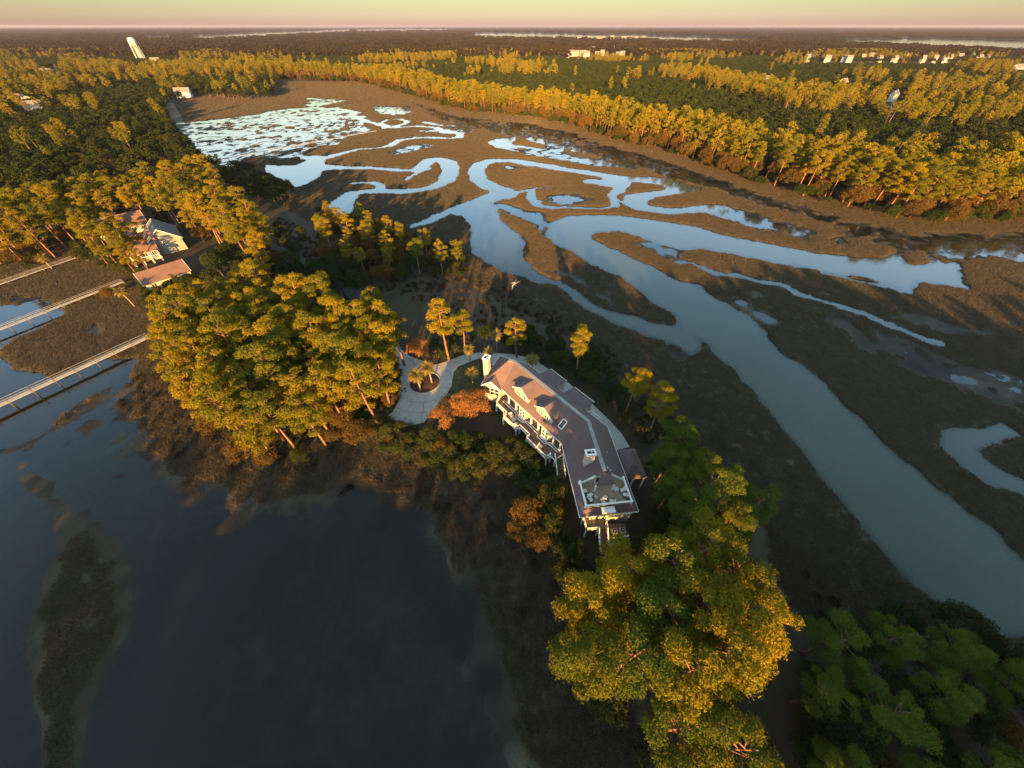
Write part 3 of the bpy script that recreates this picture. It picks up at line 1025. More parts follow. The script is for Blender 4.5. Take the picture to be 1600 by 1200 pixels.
MIDW = crown_zone([(498, 318), (560, 318), (640, 350), (715, 375), (722, 395), (640, 395), (560, 400), (505, 372)], 11)
pine_zone(MIDW, 9.0, 'slender pine in the @ part of the small thin wood on the marsh edge', 'pines of the small wood on the marsh edge', 0.55, 0.75, 25)
LEFTZ = crown_zone([(-60, 240), (60, 215), (160, 215), (235, 205), (300, 240), (345, 290), (395, 330), (425, 360), (415, 395), (372, 385), (300, 330), (220, 310), (120, 325), (0, 360), (-60, 360)])
pine_zone(LEFTZ, 6.6, 'golden pine in the @ part of the wood around the waterside houses', 'pines around the waterside houses', 0.85, 1.08, 26, False, 78)
HZ = crown_zone([(118, 350), (165, 338), (205, 372), (222, 402), (180, 402), (140, 384)], 9)
pine_zone(HZ, 6.0, 'pine before the waterside houses, @ of its group', 'pines before the waterside houses', 0.5, 0.75, 27)
for k, (px, py, zz, s, lab) in enumerate([
        (690, 492, 17, 1.02, 'lone golden pine with leaning crown just above the circular driveway'),
        (720, 498, 13, 0.72, 'smaller golden pine right beside the lone tall pine above the driveway'),
        (808, 512, 12, 0.70, 'small pine with only its tip lit golden, behind the left end of the roof'),
        (910, 532, 13, 0.78, 'pine with a golden top and green lower crown standing alone behind the house'),
        (992, 600, 12, 0.74, 'pine lit on its left side only, first of the pair right of the house'),
        (1036, 628, 12, 0.76, 'all green pine beside the channel marsh, second of the pair right of the house'),
        (612, 500, 17, 0.98, 'tall pine with a long bare trunk at the right edge of the golden grove'),
        (580, 468, 16, 0.90, 'pine with a dull green top at the upper right corner of the golden grove')]):
    p = at(px, py, zz)
    plant('pine_tree', PINES[k % 6], p.x, p.y, s, k * 1.3, lab, 'pine tree', None)

for k, (px, py, zz, s, lab) in enumerate([
        (196, 356, 13, 0.80, 'pine with a bare trunk in front of the cream waterside house'), (170, 372, 13, 0.85, 'pine leaning over the shore left of the waterside houses'),
        (140, 366, 13, 0.95, 'pine on the shore farther left of the waterside houses'), (300, 318, 15, 0.95, 'pine with long bare trunk right behind the grey roofed house'),
        (345, 300, 16, 0.98, 'isolated pine with flat golden crown beside the lane'), (400, 345, 11, 0.70, 'golden pine at the bend of the lane')]):
    p = at(px, py, zz)
    plant('pine_tree', PINES[(k + 2) % 6], p.x, p.y, s, k * 1.9, lab, 'pine tree', None)

# the far bank: a front row one can pick apart, the rest a wood
edge = poly(FOREST_EDGE)
def bank_zone(depth0, depth1):
    a = edge[1:].copy()
    n = np.zeros_like(a)
    d = np.gradient(a, axis=0)
    n[:, 0], n[:, 1] = d[:, 1], -d[:, 0]
    n /= np.linalg.norm(n, axis=1, keepdims=True)
    n *= np.where(n[:, 1:2] < 0, -1, 1)
    return np.vstack([a + n * depth0, (a + n * depth1)[::-1]])
front = spread_points(bank_zone(3, 40), 5.2, 45000, 31)
front = front[np.abs(front[:, 0]) < 1.2 * front[:, 1] + 160]
o_ = np.argsort(np.hypot(front[:, 0], front[:, 1]))
n_front = max(0, 292 - len([o for o in COL.objects if o.name.startswith('pine_tree')]))
for x, y in front[o_[:n_front]]:
    s = R0.uniform(0.88, 1.2)
    plant('pine_tree', R0.choice(PINES), x, y, s, R0.uniform(0, 6.28), 'golden pine in the ' + cell(front[o_[:n_front]], x, y) + ' part of the far bank wood front rows', 'pine tree',
          'pines along the far bank, ' + cell(front[o_[:n_front]], x, y), s * R0.uniform(0.9, 1.1))
rest = front[o_[n_front:]]

# broad-leaved trees
def oak_zone(P, space, label, group, smin, smax, seed, kinds=None, name='oak_tree', cat='oak tree', limit=None, keep=None):
    pts = spread_points(P, space, 5000, seed)
    if limit and len(pts) > limit:
        pts = pts[np.argsort(np.hypot(pts[:, 0], pts[:, 1]))[:limit]]
    for x, y in pts:
        if keep is not None and not keep(x, y):
            continue
        s = R0.uniform(smin, smax)
        plant(name, R0.choice(kinds or OAKS), x, y, s, R0.uniform(0, 6.28), label.replace('@', cell(pts, x, y)), cat, group if '@' not in label else group + ', ' + cell(pts, x, y), s * R0.uniform(0.85, 1.15))
oak_zone(crown_zone([(290, 430), (350, 385), (430, 400), (540, 405), (560, 440), (470, 450), (400, 425), (330, 440)], 8), 6.0, 'dark green oak behind the golden grove, @ of its group', 'oaks behind the grove', 0.7, 0.95, 41)
oak_zone(crown_zone([(1000, 840), (1080, 800), (1180, 840), (1150, 1000), (1190, 1190), (1060, 1190), (960, 1190), (930, 1090), (990, 1080), (1010, 960)], 5), 7.0,
         'low green oak under the foreground pines, @ of its group', 'oaks under the foreground pines', 0.5, 0.75, 42)
oak_zone(crown_zone([(1300, 1000), (1400, 955), (1500, 985), (1640, 1060), (1640, 1240), (1300, 1240)], 6), 6.5, 'dark oak of the lower right corner wood, @ part', 'shaded oaks in the lower right corner', 0.6, 0.95, 43)
oak_zone(crown_zone([(490, 325), (600, 345), (700, 385), (690, 410), (580, 410), (500, 390)], 5), 8.0, 'small oak in the thin wood on the marsh edge', 'oaks of the small wood on the marsh edge', 0.4, 0.6, 44)
oak_zone(crown_zone([(100, 190), (240, 165), (300, 215), (290, 240), (200, 230), (100, 240)], 6), 9.0, 'dark green oak on the shore of the silver flats, @ of its group', 'oaks by the silver flats', 0.8, 1.1, 45, limit=60)
oak_zone(crown_zone([(380, 335), (470, 360), (480, 400), (430, 410), (390, 380)], 5), 7.5, 'low oak beside the drive behind the waterside houses', 'oaks behind the waterside houses', 0.5, 0.8, 46)
for k, (px, py, zz, s, lab) in enumerate([
        (388, 262, 6, 0.85, 'round green oak standing alone on the edge of the silver flats'),
        (760, 525, 4, 0.62, 'green oak between the lone pine and the left chimney'),
        (830, 545, 3, 0.55, 'green oak close behind the left end of the roof')]):
    p = at(px, py, zz)
    plant('oak_tree', OAKS[k % 4], p.x, p.y, s, k, lab, 'oak tree')

# woods as one mass: far bank, left shore, everything out to the horizon
g = np.random.default_rng(77)
def in_far_water(x, y, grow=0):
    m = np.zeros(x.shape, bool)
    for pp in FARPOLY:
        m |= pip(x, y, pp)
    return m
CLEAR = [poly(p, 8) for p in [[(60, 104), (95, 98), (120, 99), (88, 112), (70, 112)], [(235, 96), (280, 90), (310, 100), (270, 104)], [(95, 118), (160, 116), (165, 121), (110, 124)],
                               [(875, 84), (985, 80), (995, 88), (880, 92)], [(1240, 92), (1550, 94), (1550, 100), (1240, 99)], [(270, 150), (310, 146), (314, 156), (272, 158)],
                               [(24, 165), (66, 158), (72, 168), (30, 176)], [(1370, 150), (1405, 140), (1415, 165), (1385, 180)]]]
def wood_points(n, ymin, ymax, seed):
    g = np.random.default_rng(seed)
    y = np.sqrt(g.uniform(ymin ** 2, ymax ** 2, n)) if ymin > 0 else g.uniform(ymin, ymax, n)
    x = g.uniform(-1, 1, n) * (1.25 * y + 170)
    return x, y
x, y = wood_points(105000, 60, 1500, 51)
ok = pip(x, y, LANDR) | pip(x, y, LANDL)
ok &= ~in_far_water(x, y)
for c in CLEAR:
    ok &= ~pip(x, y, c)
# keep the point itself and the waterside gardens to the trees placed above
ok &= ~((y < 175) & (x > -175) & (x < 240))
NOWOOD = poly([(100, 320), (240, 300), (330, 320), (430, 330), (560, 300), (760, 420), (560, 470), (230, 480), (100, 420)], 0)
ok &= ~pip(x, y, NOWOOD)
ok &= ~pip(x, y, bank_zone(-6, 36))
x, y = x[ok], y[ok]
bd = np.where(pip(x, y, LANDR), sdf(x, y, LANDR, 10.0), -100.0)
tall = (fbm(x, y, 110.0, 3, 61) + 0.17 * g.normal(size=len(x)) + 0.55 * smooth(-90, -30, bd)) > 0.46
d_ = np.hypot(x, y)
keep = g.uniform(size=len(x)) < np.where(tall, 0.7, 1.0)
x, y, tall = x[keep], y[keep], tall[keep]
print('mid wood trees', len(x), 'tall', tall.sum())
zz = ground_z(x, y)
vt = np.where(tall, g.integers(0, 6, len(x)), 6 + g.integers(0, 3, len(x)))
sc = np.where(tall, g.uniform(0.62, 1.12, len(x)), g.uniform(0.45, 1.0, len(x)))
stuff('mixed_woodland', np.stack([x, y, zz - 0.1], 1), sc, vt, LOW_PINE + LOW_OAK, 'mixed pine and oak woodland spreading away behind the marsh', 'woodland')
zr = ground_z(rest[:, 0], rest[:, 1])
stuff('pine_wood', np.stack([rest[:, 0], rest[:, 1], zr - 0.1], 1), g.uniform(0.8, 1.22, len(rest)), g.integers(0, 6, len(rest)), LOW_PINE,
      'farther rows of golden pines along the far bank of the marsh', 'pine wood')
x, y = wood_points(26000, 1400, 15000, 52)
y0 = g.uniform(0, 1, 26000)
y = 1400 + (15000 - 1400) * y0 ** 2.2
x = g.uniform(-1, 1, 26000) * (1.2 * y + 100)
ok = ~in_far_water(x, y)
for c in CLEAR:
    ok &= ~pip(x, y, c)
ok &= fbm(x, y, 500.0, 3, 71) > -0.55
x, y = x[ok], y[ok]
stuff('far_woodland', np.stack([x, y, np.full(len(x), 1.4)], 1), g.uniform(0.8, 1.1, len(x)) * np.where(y > 4000, 1.1, 1.0), g.integers(0, 4, len(x)), PATCHES,
      'far woodland fading to brown towards the horizon', 'woodland')
# the wood of the point goes on behind the camera, thickened for its shade
x = g.uniform(36, 300, 1500)
y = g.uniform(-230, -28, 1500)
ok = (x > 47) | (y < -60)
x, y = x[ok], y[ok]
stuff('point_woodland', np.stack([x, y, ground_z(x, y)], 1), g.uniform(0.8, 1.05, len(x)) * np.where(x > 47, 1.28, 1.05), g.integers(0, 4, len(x)), LOW_PINE, 'pine wood on the point behind the viewpoint', 'woodland')
x = g.uniform(40, 115, 330)  # oversized pines added out of view, to darken the lower right corner
y = g.uniform(-95, -27, 330)
stuff('corner_shade_pines', np.stack([x, y, ground_z(x, y)], 1), g.uniform(1.2, 1.42, len(x)), g.integers(0, 4, len(x)), LOW_PINE, 'unseen pines added behind the viewpoint to shade the lower right corner', 'woodland')
x = g.uniform(-280, 50, 700)  # unseen pines added to keep direct sun off the bay
y = g.uniform(-150, -62, 700)
stuff('bay_shade_pines', np.stack([x, y, ground_z(x, y)], 1), g.uniform(0.85, 1.05, len(x)), g.integers(0, 4, len(x)), LOW_PINE, 'unseen pines added behind the viewpoint to shade the lower left bay', 'woodland')

# ------------------------------------------------------------------ driveway, island bed, path
M_CONC = plain('driveway_concrete', (0.36, 0.345, 0.32), 0.85, 0.10, 0.6, 0.2, 0.15, 0.0, (0.24, 0.22, 0.20))
M_ASPH = plain('asphalt', (0.055, 0.052, 0.052), 0.9, 0.2, 0.8, 0.2, 0.2)
M_MULCH = plain('bark_mulch', (0.070, 0.036, 0.024), 0.95, 0.35, 1.5, 0.1, 0.8)
M_LAWN = plain('lawn', (0.070, 0.066, 0.030), 0.95, 0.3, 0.7, 0.1, 0.6)
CX, CY = -23.8, 68.7
DRIVE = poly([(619, 553), (623, 584), (625, 623), (614, 643), (596, 658), (626, 668), (662, 660), (684, 634), (697, 617), (706, 603), (709, 581), (715, 573), (734, 565), (748, 560), (766, 557),
              (768, 551), (747, 551), (726, 554), (696, 565), (680, 570), (655, 562), (640, 556), (606, 530), (596, 536)], 1.5)

def clip_convex(subj, clip):
    """the part of polygon subj inside the convex polygon clip (counter-clockwise)"""
    out = [tuple(p) for p in subj]
    n = len(clip)
    for i in range(n):
        ax, ay = clip[i]
        bx, by = clip[(i + 1) % n]
        inp, out = out, []
        if not inp:
            return []
        side = lambda p: (bx - ax) * (p[1] - ay) - (by - ay) * (p[0] - ax)
        for j in range(len(inp)):
            p, q = inp[j - 1], inp[j]
            sp, sq = side(p), side(q)
            if (sp >= 0) != (sq >= 0):
                t = sp / (sp - sq)
                out.append((p[0] + t * (q[0] - p[0]), p[1] + t * (q[1] - p[1])))
            if sq >= 0:
                out.append(q)
    return out

def area(P):
    return 0.5 * sum(P[i - 1][0] * P[i][1] - P[i][0] * P[i - 1][1] for i in range(len(P)))

drive_bed = MB()
drive_bed.prism([tuple(p) for p in DRIVE], 1.30, 1.455)
drive = drive_bed.build('driveway', M_MULCH)
tag(drive, kind='structure')
rad_ = [4.25, 7.5, 10.8, 14.2, 17.8, 21.5]
for k in range(len(rad_) - 1):
    ns = [12, 16, 20, 26, 30][k]
    for i in range(ns):
        a0, a1 = 2 * math.pi * (i + 0.35) / ns, 2 * math.pi * (i + 1.35) / ns
        gp = 0.035
        r0, r1 = rad_[k] + gp, rad_[k + 1] - gp
        m = 3
        inner = [(CX + r0 * math.cos(a0 + gp / r0 + (a1 - a0 - 2 * gp / r0) * j / m), CY + r0 * math.sin(a0 + gp / r0 + (a1 - a0 - 2 * gp / r0) * j / m)) for j in range(m + 1)]
        outer = [(CX + r1 * math.cos(a0 + gp / r1 + (a1 - a0 - 2 * gp / r1) * j / m), CY + r1 * math.sin(a0 + gp / r1 + (a1 - a0 - 2 * gp / r1) * j / m)) for j in range(m + 1)]
        quads = []
        for j in range(m):
            c = clip_convex(DRIVE, [inner[j], outer[j], outer[j + 1], inner[j + 1]])
            if len(c) > 2 and abs(area(c)) > 0.05:
                quads.append(c)
        if not quads:
            continue
        mb = MB()
        tz = 1.50 + R0.uniform(-0.008, 0.008)
        for c in quads:
            mb.prism(c, 1.40, tz)
        mb.build('slab', M_CONC, drive)

isl = MB()
nseg = 40
ring = [(CX + 4.2 * math.cos(2 * math.pi * i / nseg), CY + 4.2 * math.sin(2 * math.pi * i / nseg)) for i in range(nseg)]
vs = [(p[0], p[1], 1.42) for p in ring] + [(CX + 2.4 * math.cos(2 * math.pi * i / nseg), CY + 2.4 * math.sin(2 * math.pi * i / nseg), 1.78) for i in range(nseg)] + [(CX, CY, 1.88)]
fs = [(i, (i + 1) % nseg, nseg + (i + 1) % nseg, nseg + i) for i in range(nseg)] + [(nseg + i, nseg + (i + 1) % nseg, 2 * nseg) for i in range(nseg)]
isl.add(vs, fs)
bed = isl.build('island_bed', M_MULCH)
tag(bed, kind='structure')
kb = MB()
for i in range(nseg):
    a, b = 2 * math.pi * i / nseg, 2 * math.pi * (i + 1) / nseg
    kb.prism([(CX + r * math.cos(t), CY + r * math.sin(t)) for r, t in ((4.02, a), (4.24, a), (4.24, b), (4.02, b))], 1.40, 1.60)
kb.build('kerb', M_CONC, bed)
tag(MB().prism([tuple(p) for p in poly([(706, 605), (709, 583), (716, 576), (748, 562), (752, 600), (735, 620), (700, 622)], 1.4)], 1.2, 1.425).build('lawn', M_LAWN), kind='structure')
PATH_O = poly([(764, 551), (800, 553), (832, 560), (852, 573), (890, 599), (933, 638), (951, 655), (972, 678), (984, 698)], 1.5)
def strip(P, w, z0, z1):
    P = np.asarray(P)
    d = np.gradient(P, axis=0)
    n = np.stack([d[:, 1], -d[:, 0]], 1)
    n /= np.linalg.norm(n, axis=1, keepdims=True)
    mb = MB()
    A, B = P, P + n * w
    for i in range(len(P) - 1):
        mb.prism([tuple(A[i]), tuple(A[i + 1]), tuple(B[i + 1]), tuple(B[i])], z0, z1)
    return mb
tag(strip(PATH_O[::-1], -5.5, 1.2, 1.46).build('back_drive', M_CONC), kind='structure')
tag(strip(poly([(600, 540), (585, 512), (560, 480), (530, 452), (500, 432), (470, 415), (430, 395), (400, 382), (372, 374), (345, 362), (318, 345), (300, 330)], 1.4), 4.5, 1.0, 1.72).build('lane', M_ASPH), kind='structure')

# ------------------------------------------------------------------ palms, garden trees and shrubs
for k, (bx, by, tz, lab) in enumerate([(657, 608, 0.95, 'left one of the two sunlit palms on the round driveway island'),
                                       (675, 598, 0.92, 'right one of the two sunlit palms on the round driveway island')]):
    p = at(bx, by, 1.8)
    plant('palm_tree', PALMS[k], p.x, p.y, tz, 1.0 + k, lab, 'palm tree', None, None, 1.7)
for k, (px, py, zz, s, lab) in enumerate([
        (733, 548, 5, 0.75, 'green palm at the mouth of the driveway, above the chimney lawn'),
        (766, 553, 5, 0.70, 'green palm just behind the top of the left chimney'),
        (776, 534, 5, 0.80, 'green palm farther back behind the left chimney'),
        (832, 566, 5, 0.85, 'green palm hanging over the back edge of the main roof'),
        (738, 590, 4, 0.75, 'palm with yellowed fronds on the lawn left of the chimney'),
        (196, 462, 5, 0.85, 'slim palm standing alone by the boardwalk end on the left shore'),
        (66, 404, 5, 0.9, 'small sunlit palm between the two upper boardwalks')]):
    p = at(px, py, zz)
    plant('palm_tree', PALMS[k % 3], p.x, p.y, s, k * 0.7, lab, 'palm tree')
p = at(778, 712, 2)
plant('palm_shrub', PALM_DRY, p.x, p.y, 1.0, 0, 'pale spiky palm shrub catching the sun below the deck', 'palm')

for k, (px, py, zz, s, lab) in enumerate([
        (742, 634, 4, 1.05, 'orange autumn tree touching the left corner of the deck'),
        (712, 634, 4, 0.92, 'orange autumn tree at the right side of the driveway apron'),
        (652, 545, 4.5, 0.85, 'orange lit tree behind the two island palms'),
        (694, 656, 3.5, 0.92, 'lower left orange autumn tree leaning over the driveway apron')]):
    p = at(px, py, zz)
    plant('autumn_tree', AUTUMNS[k % 2], p.x, p.y, s, k * 2.1, lab, 'autumn tree')
for k, (px, py, zz, s, lab) in enumerate([
        (825, 800, 4, 1.05, 'large russet tree on the shore below the deck stairs'),
        (838, 842, 3, 0.85, 'russet tree at the foot of the slope below the house'),
        (808, 828, 3, 0.75, 'smaller russet tree at the mud edge below the house'),
        (612, 690, 2, 0.6, 'amber bush at the lower left of the driveway apron'),
        (560, 655, 2.5, 0.7, 'amber bush under the right end of the golden grove'),
        (690, 700, 2.5, 0.75, 'amber bush on the shore below the orange autumn trees'),
        (735, 690, 2.5, 0.6, 'amber bush between the orange autumn trees and the pale palm shrub')]):
    p = at(px, py, zz)
    plant('russet_tree', RUSSETS[k % 3], p.x, p.y, s, k * 1.7, lab, 'russet tree')
GZ = [([(590, 668), (640, 678), (700, 690), (770, 690), (790, 735), (740, 745), (660, 725), (600, 705)], 2.3, 'green shrub between driveway and mud shore, @ of its group', 'shrubs below the driveway', 0.75, 1.3, 81),
      ([(560, 600), (622, 590), (622, 640), (570, 660), (545, 645)], 2.6, 'green garden shrub left of the driveway apron, @ of its group', 'shrubs left of the driveway', 0.65, 1.15, 82),
      ([(800, 690), (850, 720), (880, 760), (905, 810), (905, 870), (860, 870), (850, 800), (800, 740)], 2.2, 'green shrub on the slope under the long deck, @ of its group', 'shrubs below the deck', 0.7, 1.4, 83),
      ([(1000, 720), (1030, 740), (1020, 820), (990, 850), (980, 880), (1010, 900), (1060, 830), (1045, 760)], 3.2, 'green shrub right of the roof terrace, @ of its group', 'shrubs right of the roof terrace', 0.7, 1.1, 84),
      ([(780, 520), (860, 525), (940, 560), (1010, 640), (1040, 690), (1000, 690), (955, 630), (880, 575), (800, 545)], 3.2, 'dull green shrub along the back drive, @ of its group', 'shrubs behind the house', 0.6, 1.15, 85),
      ([(690, 520), (735, 530), (740, 545), (700, 558), (668, 555)], 2.8, 'green shrub beside the driveway mouth, @ of its group', 'shrubs by the driveway mouth', 0.6, 1.0, 86),
      ([(865, 880), (960, 870), (1000, 900), (960, 960), (880, 940)], 3.0, 'dark green shrub at the foot of the lower deck stairs, @ of its group', 'shrubs below the stairs', 0.8, 1.2, 87),
      ([(215, 425), (260, 440), (300, 440), (310, 470), (270, 480), (235, 480)], 2.6, 'amber shrub in front of the waterside houses, @ of its group', 'shrubs before the waterside houses', 0.7, 1.1, 88),
      ([(120, 385), (190, 385), (215, 412), (195, 425), (150, 410), (120, 400)], 3.0, 'amber shore shrub left of the waterside houses, @ of its group', 'shrubs on the left shore', 0.7, 1.2, 89)]
HOUSE_PLAN = np.array([(-8.5, 61.5), (-4, 54.5), (0.5, 49), (8, 41.5), (9.5, 37.5), (11.5, 27), (15, 22.8), (22.5, 22.8), (25, 29), (27, 36), (26, 46), (21, 50), (12, 63), (5, 73), (-4, 75)])
def off_house(x, y):
    X_, Y_ = np.array([x]), np.array([y])
    return not (pip(X_, Y_, HOUSE_PLAN)[0] or pip(X_, Y_, DRIVE)[0])
for P_, sp, lab, grp, a, b, sd in GZ:
    oak_zone(poly(P_, 2.0), sp, lab, grp, a, b, sd, GARDENS, 'garden_shrub', 'shrub', None, off_house)
q = at(171, 460, 2)
plant('garden_shrub', RUSSETS[1], q.x, q.y, 0.75, 0, 'round amber bush beside the end of the upper boardwalk', 'shrub')

# ------------------------------------------------------------------ scrub, understorey, cord grass
TW = [twiggy(400 + i, 1.6, 2.4, 420, M_TWIG, 0.34) for i in range(3)]
BU = [GARDENS[0][1], GARDENS[1][1], RUSSETS[0][1]]
def fill(P, dens, seed, keep=None):
    g = np.random.default_rng(seed)
    lo, hi = P.min(0), P.max(0)
    n = int((hi[0] - lo[0]) * (hi[1] - lo[1]) * dens)
    p = g.uniform(lo, hi, (n, 2))
    m = pip(p[:, 0], p[:, 1], P) & ~pip(p[:, 0], p[:, 1], HOUSE_PLAN) & ~pip(p[:, 0], p[:, 1], DRIVE)
    return p[m]
SCRUB = [fill(poly([(430, 330), (520, 395), (700, 412), (790, 450), (880, 495), (960, 545), (1040, 620), (1090, 690), (1040, 690), (1000, 640), (900, 560), (780, 535), (640, 470), (560, 440), (440, 390)], 1), 0.16, 91),
         fill(poly([(170, 620), (240, 560), (300, 660), (400, 705), (540, 695), (620, 712), (720, 750), (790, 740), (830, 850), (870, 900), (865, 1000), (900, 1130), (840, 1050), (800, 930), (740, 850), (650, 770), (520, 745), (380, 745), (250, 700)], 1), 0.14, 92),
         fill(poly([(1240, 860), (1330, 950), (1480, 985), (1600, 1040), (1600, 1060), (1300, 1010), (1260, 940)], 1), 0.12, 93)]
sp_ = np.vstack(SCRUB)
g = np.random.default_rng(95)
stuff('dry_scrub', np.column_stack([sp_, ground_z(sp_[:, 0], sp_[:, 1]) - 0.05]), g.uniform(0.35, 0.85, len(sp_)), g.integers(0, 3, len(sp_)), TW, 'dry grey brown scrub along the shore and over the open ground', 'scrub')
und = []
for P_, dn, sd in [(GROVE, 0.05, 101), (TIPZ, 0.06, 102), (CORNER, 0.05, 103), (LEFTZ, 0.018, 104), (MIDW, 0.05, 105), (GREENZ, 0.07, 106)]:
    c = P_.mean(0)
    und.append(fill(c + (P_ - c) * 1.08, dn, sd))
bz = bank_zone(-3, 30)
ub = fill(bz, 0.03, 107)
ub = ub[np.abs(ub[:, 0]) < 1.2 * ub[:, 1] + 160]
und.append(ub)
un = np.vstack(und)
big = np.concatenate([np.full(len(u), 1.0 if i < 6 else 1.7) for i, u in enumerate(und)])
stuff('understorey', np.column_stack([un, ground_z(un[:, 0], un[:, 1]) - 0.1]), big * g.uniform(0.6, 1.25, len(un)), g.integers(0, 3, len(un)), BU, 'low green and amber understorey beneath the pines', 'undergrowth')

def tuft(seed, n=24, H=0.42, W=1.5):
    global rng
    rng = np.random.default_rng(seed)
    V, F = [], []
    for k in range(n):
        a, r = rng.uniform(0, 6.283), math.sqrt(rng.uniform()) * W / 2
        x, y = r * math.cos(a), r * math.sin(a)
        b = rng.uniform(0, 6.283)
        hh = H * rng.uniform(0.6, 1.2)
        w = 0.07
        o = len(V)
        V += [(x - w * math.cos(b), y - w * math.sin(b), -0.1), (x + w * math.cos(b), y + w * math.sin(b), -0.1), (x + rng.normal(0, 0.2), y + rng.normal(0, 0.2), hh)]
        F.append((o, o + 1, o + 2))
    return leaf_mesh('tuft', np.array(V), np.array(F), rng.uniform(0, 1, n), M_GRASS)
TUFT = [tuft(420 + i) for i in range(4)]
n = 560000
y = -25 + 385 * g.uniform(0, 1, n) ** 1.1
x = g.uniform(-1, 1, n) * (1.15 * np.abs(y) + 115)
z = ground_z(x, y)
ok = (z > 0.10) & (zone_at(x, y, 0) < 0.8) & (zone_at(x, y, 1) < 0.95)
x, y, z = x[ok], y[ok], z[ok]
print('tufts', len(x))
y2 = g.uniform(350, 820, 170000)
x2 = g.uniform(-1, 1, 170000) * 0.75 * y2
z2 = ground_z(x2, y2)
ok = (z2 > 0.06) & (zone_at(x2, y2, 0) < 0.8)
x, y, z = np.concatenate([x, x2[ok]]), np.concatenate([y, y2[ok]]), np.concatenate([z, z2[ok]])
stuff('cord_grass', np.stack([x, y, z], 1), g.uniform(0.6, 1.15, len(x)) * (1 + np.abs(y) / 600), g.integers(0, 4, len(x)), TUFT, 'brown cord grass covering the tidal marsh', 'marsh grass')

# ------------------------------------------------------------------ the long house
def shingle_mat(name, c0, c1, rows=3.2):
    m, nt, out = new_mat(name)
    geo = N(nt, 'ShaderNodeNewGeometry').outputs['Position']
    n1 = noise(nt, 0.5, 4.0, geo)
    n2 = noise(nt, 6.0, 3.0, geo)
    sep = N(nt, 'ShaderNodeSeparateXYZ')
    nt.links.new(geo, sep.inputs[0])
    fr = math_n(nt, 'FRACT', math_n(nt, 'MULTIPLY', sep.outputs['Z'], rows))
    c = ramp(nt, n1, [(0.3, c0), (0.7, c1)])
    c = mixc(nt, math_n(nt, 'MULTIPLY', n2, 0.5), c, tuple(v * 0.55 for v in c0))
    c = mixc(nt, math_n(nt, 'MULTIPLY', math_n(nt, 'GREATER_THAN', fr, 0.88), 0.35), c, tuple(v * 0.4 for v in c0))
    b = N(nt, 'ShaderNodeBsdfPrincipled', Roughness=0.85)
    b.inputs['Specular IOR Level'].default_value = 0.2
    nt.links.new(c, b.inputs['Base Color'])
    bp = N(nt, 'ShaderNodeBump', Strength=0.35, Distance=0.04)
    nt.links.new(n2, bp.inputs['Height'])
    nt.links.new(bp.outputs[0], b.inputs['Normal'])
    nt.links.new(b.outputs[0], out.inputs['Surface'])
    return m
M_ROOF = shingle_mat('slate_shingle', (0.116, 0.078, 0.077), (0.152, 0.102, 0.100))
M_RIDGE = plain('lead_ridge', (0.20, 0.205, 0.20), 0.6, 0.15, 1.2, 0.4)
M_WALL = shingle_mat('pale_wall_shingle', (0.30, 0.28, 0.22), (0.38, 0.36, 0.28), 2.0)
M_GREY = shingle_mat('grey_green_siding', (0.20, 0.205, 0.18), (0.27, 0.27, 0.235), 2.5)
M_TRIM = plain('white_trim', (0.72, 0.70, 0.64), 0.55, 0.08, 1.0, 0.4, 0.0, 0.0, (0.5, 0.47, 0.4))
M_GLASS, nt_, out_ = new_mat('window_glass')
b_ = N(nt_, 'ShaderNodeBsdfPrincipled', Roughness=0.06)
b_.inputs['Base Color'].default_value = (0.02, 0.022, 0.025, 1)
b_.inputs['Specular IOR Level'].default_value = 0.7
nt_.links.new(b_.outputs[0], out_.inputs['Surface'])
def deck_mat(name, c0, c1, ang, pitch=0.28):
    m, nt, out = new_mat(name)
    geo = N(nt, 'ShaderNodeNewGeometry').outputs['Position']
    mp = N(nt, 'ShaderNodeMapping')
    mp.inputs['Rotation'].default_value = (0, 0, ang)
    nt.links.new(geo, mp.inputs['Vector'])
    sep = N(nt, 'ShaderNodeSeparateXYZ')
    nt.links.new(mp.outputs[0], sep.inputs[0])
    q = math_n(nt, 'DIVIDE', sep.outputs['X'], pitch)
    cell = N(nt, 'ShaderNodeTexWhiteNoise', noise_dimensions='1D')
    nt.links.new(math_n(nt, 'FLOOR', q), cell.inputs['W'])
    c = ramp(nt, cell.outputs['Value'], [(0.0, c0), (1.0, c1)])
    c = mixc(nt, math_n(nt, 'MULTIPLY', noise(nt, 0.8, 4.0, geo), 0.4), c, tuple(v * 0.7 for v in c0))
    c = mixc(nt, math_n(nt, 'MULTIPLY', math_n(nt, 'GREATER_THAN', math_n(nt, 'FRACT', q), 0.9), 0.7), c, tuple(v * 0.25 for v in c0))
    b = N(nt, 'ShaderNodeBsdfPrincipled', Roughness=0.75)
    nt.links.new(c, b.inputs['Base Color'])
    nt.links.new(b.outputs[0], out.inputs['Surface'])
    return m
A1 = math.atan2(-16.2, 13.2)
M_DECK = deck_mat('red_brown_decking', (0.105, 0.062, 0.052), (0.155, 0.092, 0.076), -A1 + math.pi / 2)
M_TERR = plain('tan_terrace_floor', (0.34, 0.24, 0.165), 0.85, 0.12, 1.0, 0.2)
M_OLDDECK = deck_mat('weathered_decking', (0.115, 0.085, 0.045), (0.155, 0.112, 0.060), 0.1)
M_STONE = plain('chimney_stone', (0.46, 0.40, 0.31), 0.85, 0.25, 3.0, 0.2, 0.4, 0.0, (0.25, 0.2, 0.16))
M_DARK = plain('soot_black', (0.03, 0.025, 0.025), 0.8, 0.2, 2.0)
M_METAL = plain('galvanised_metal', (0.42, 0.42, 0.42), 0.45, 0.12, 2.0, 0.5, 0.0, 0.6)
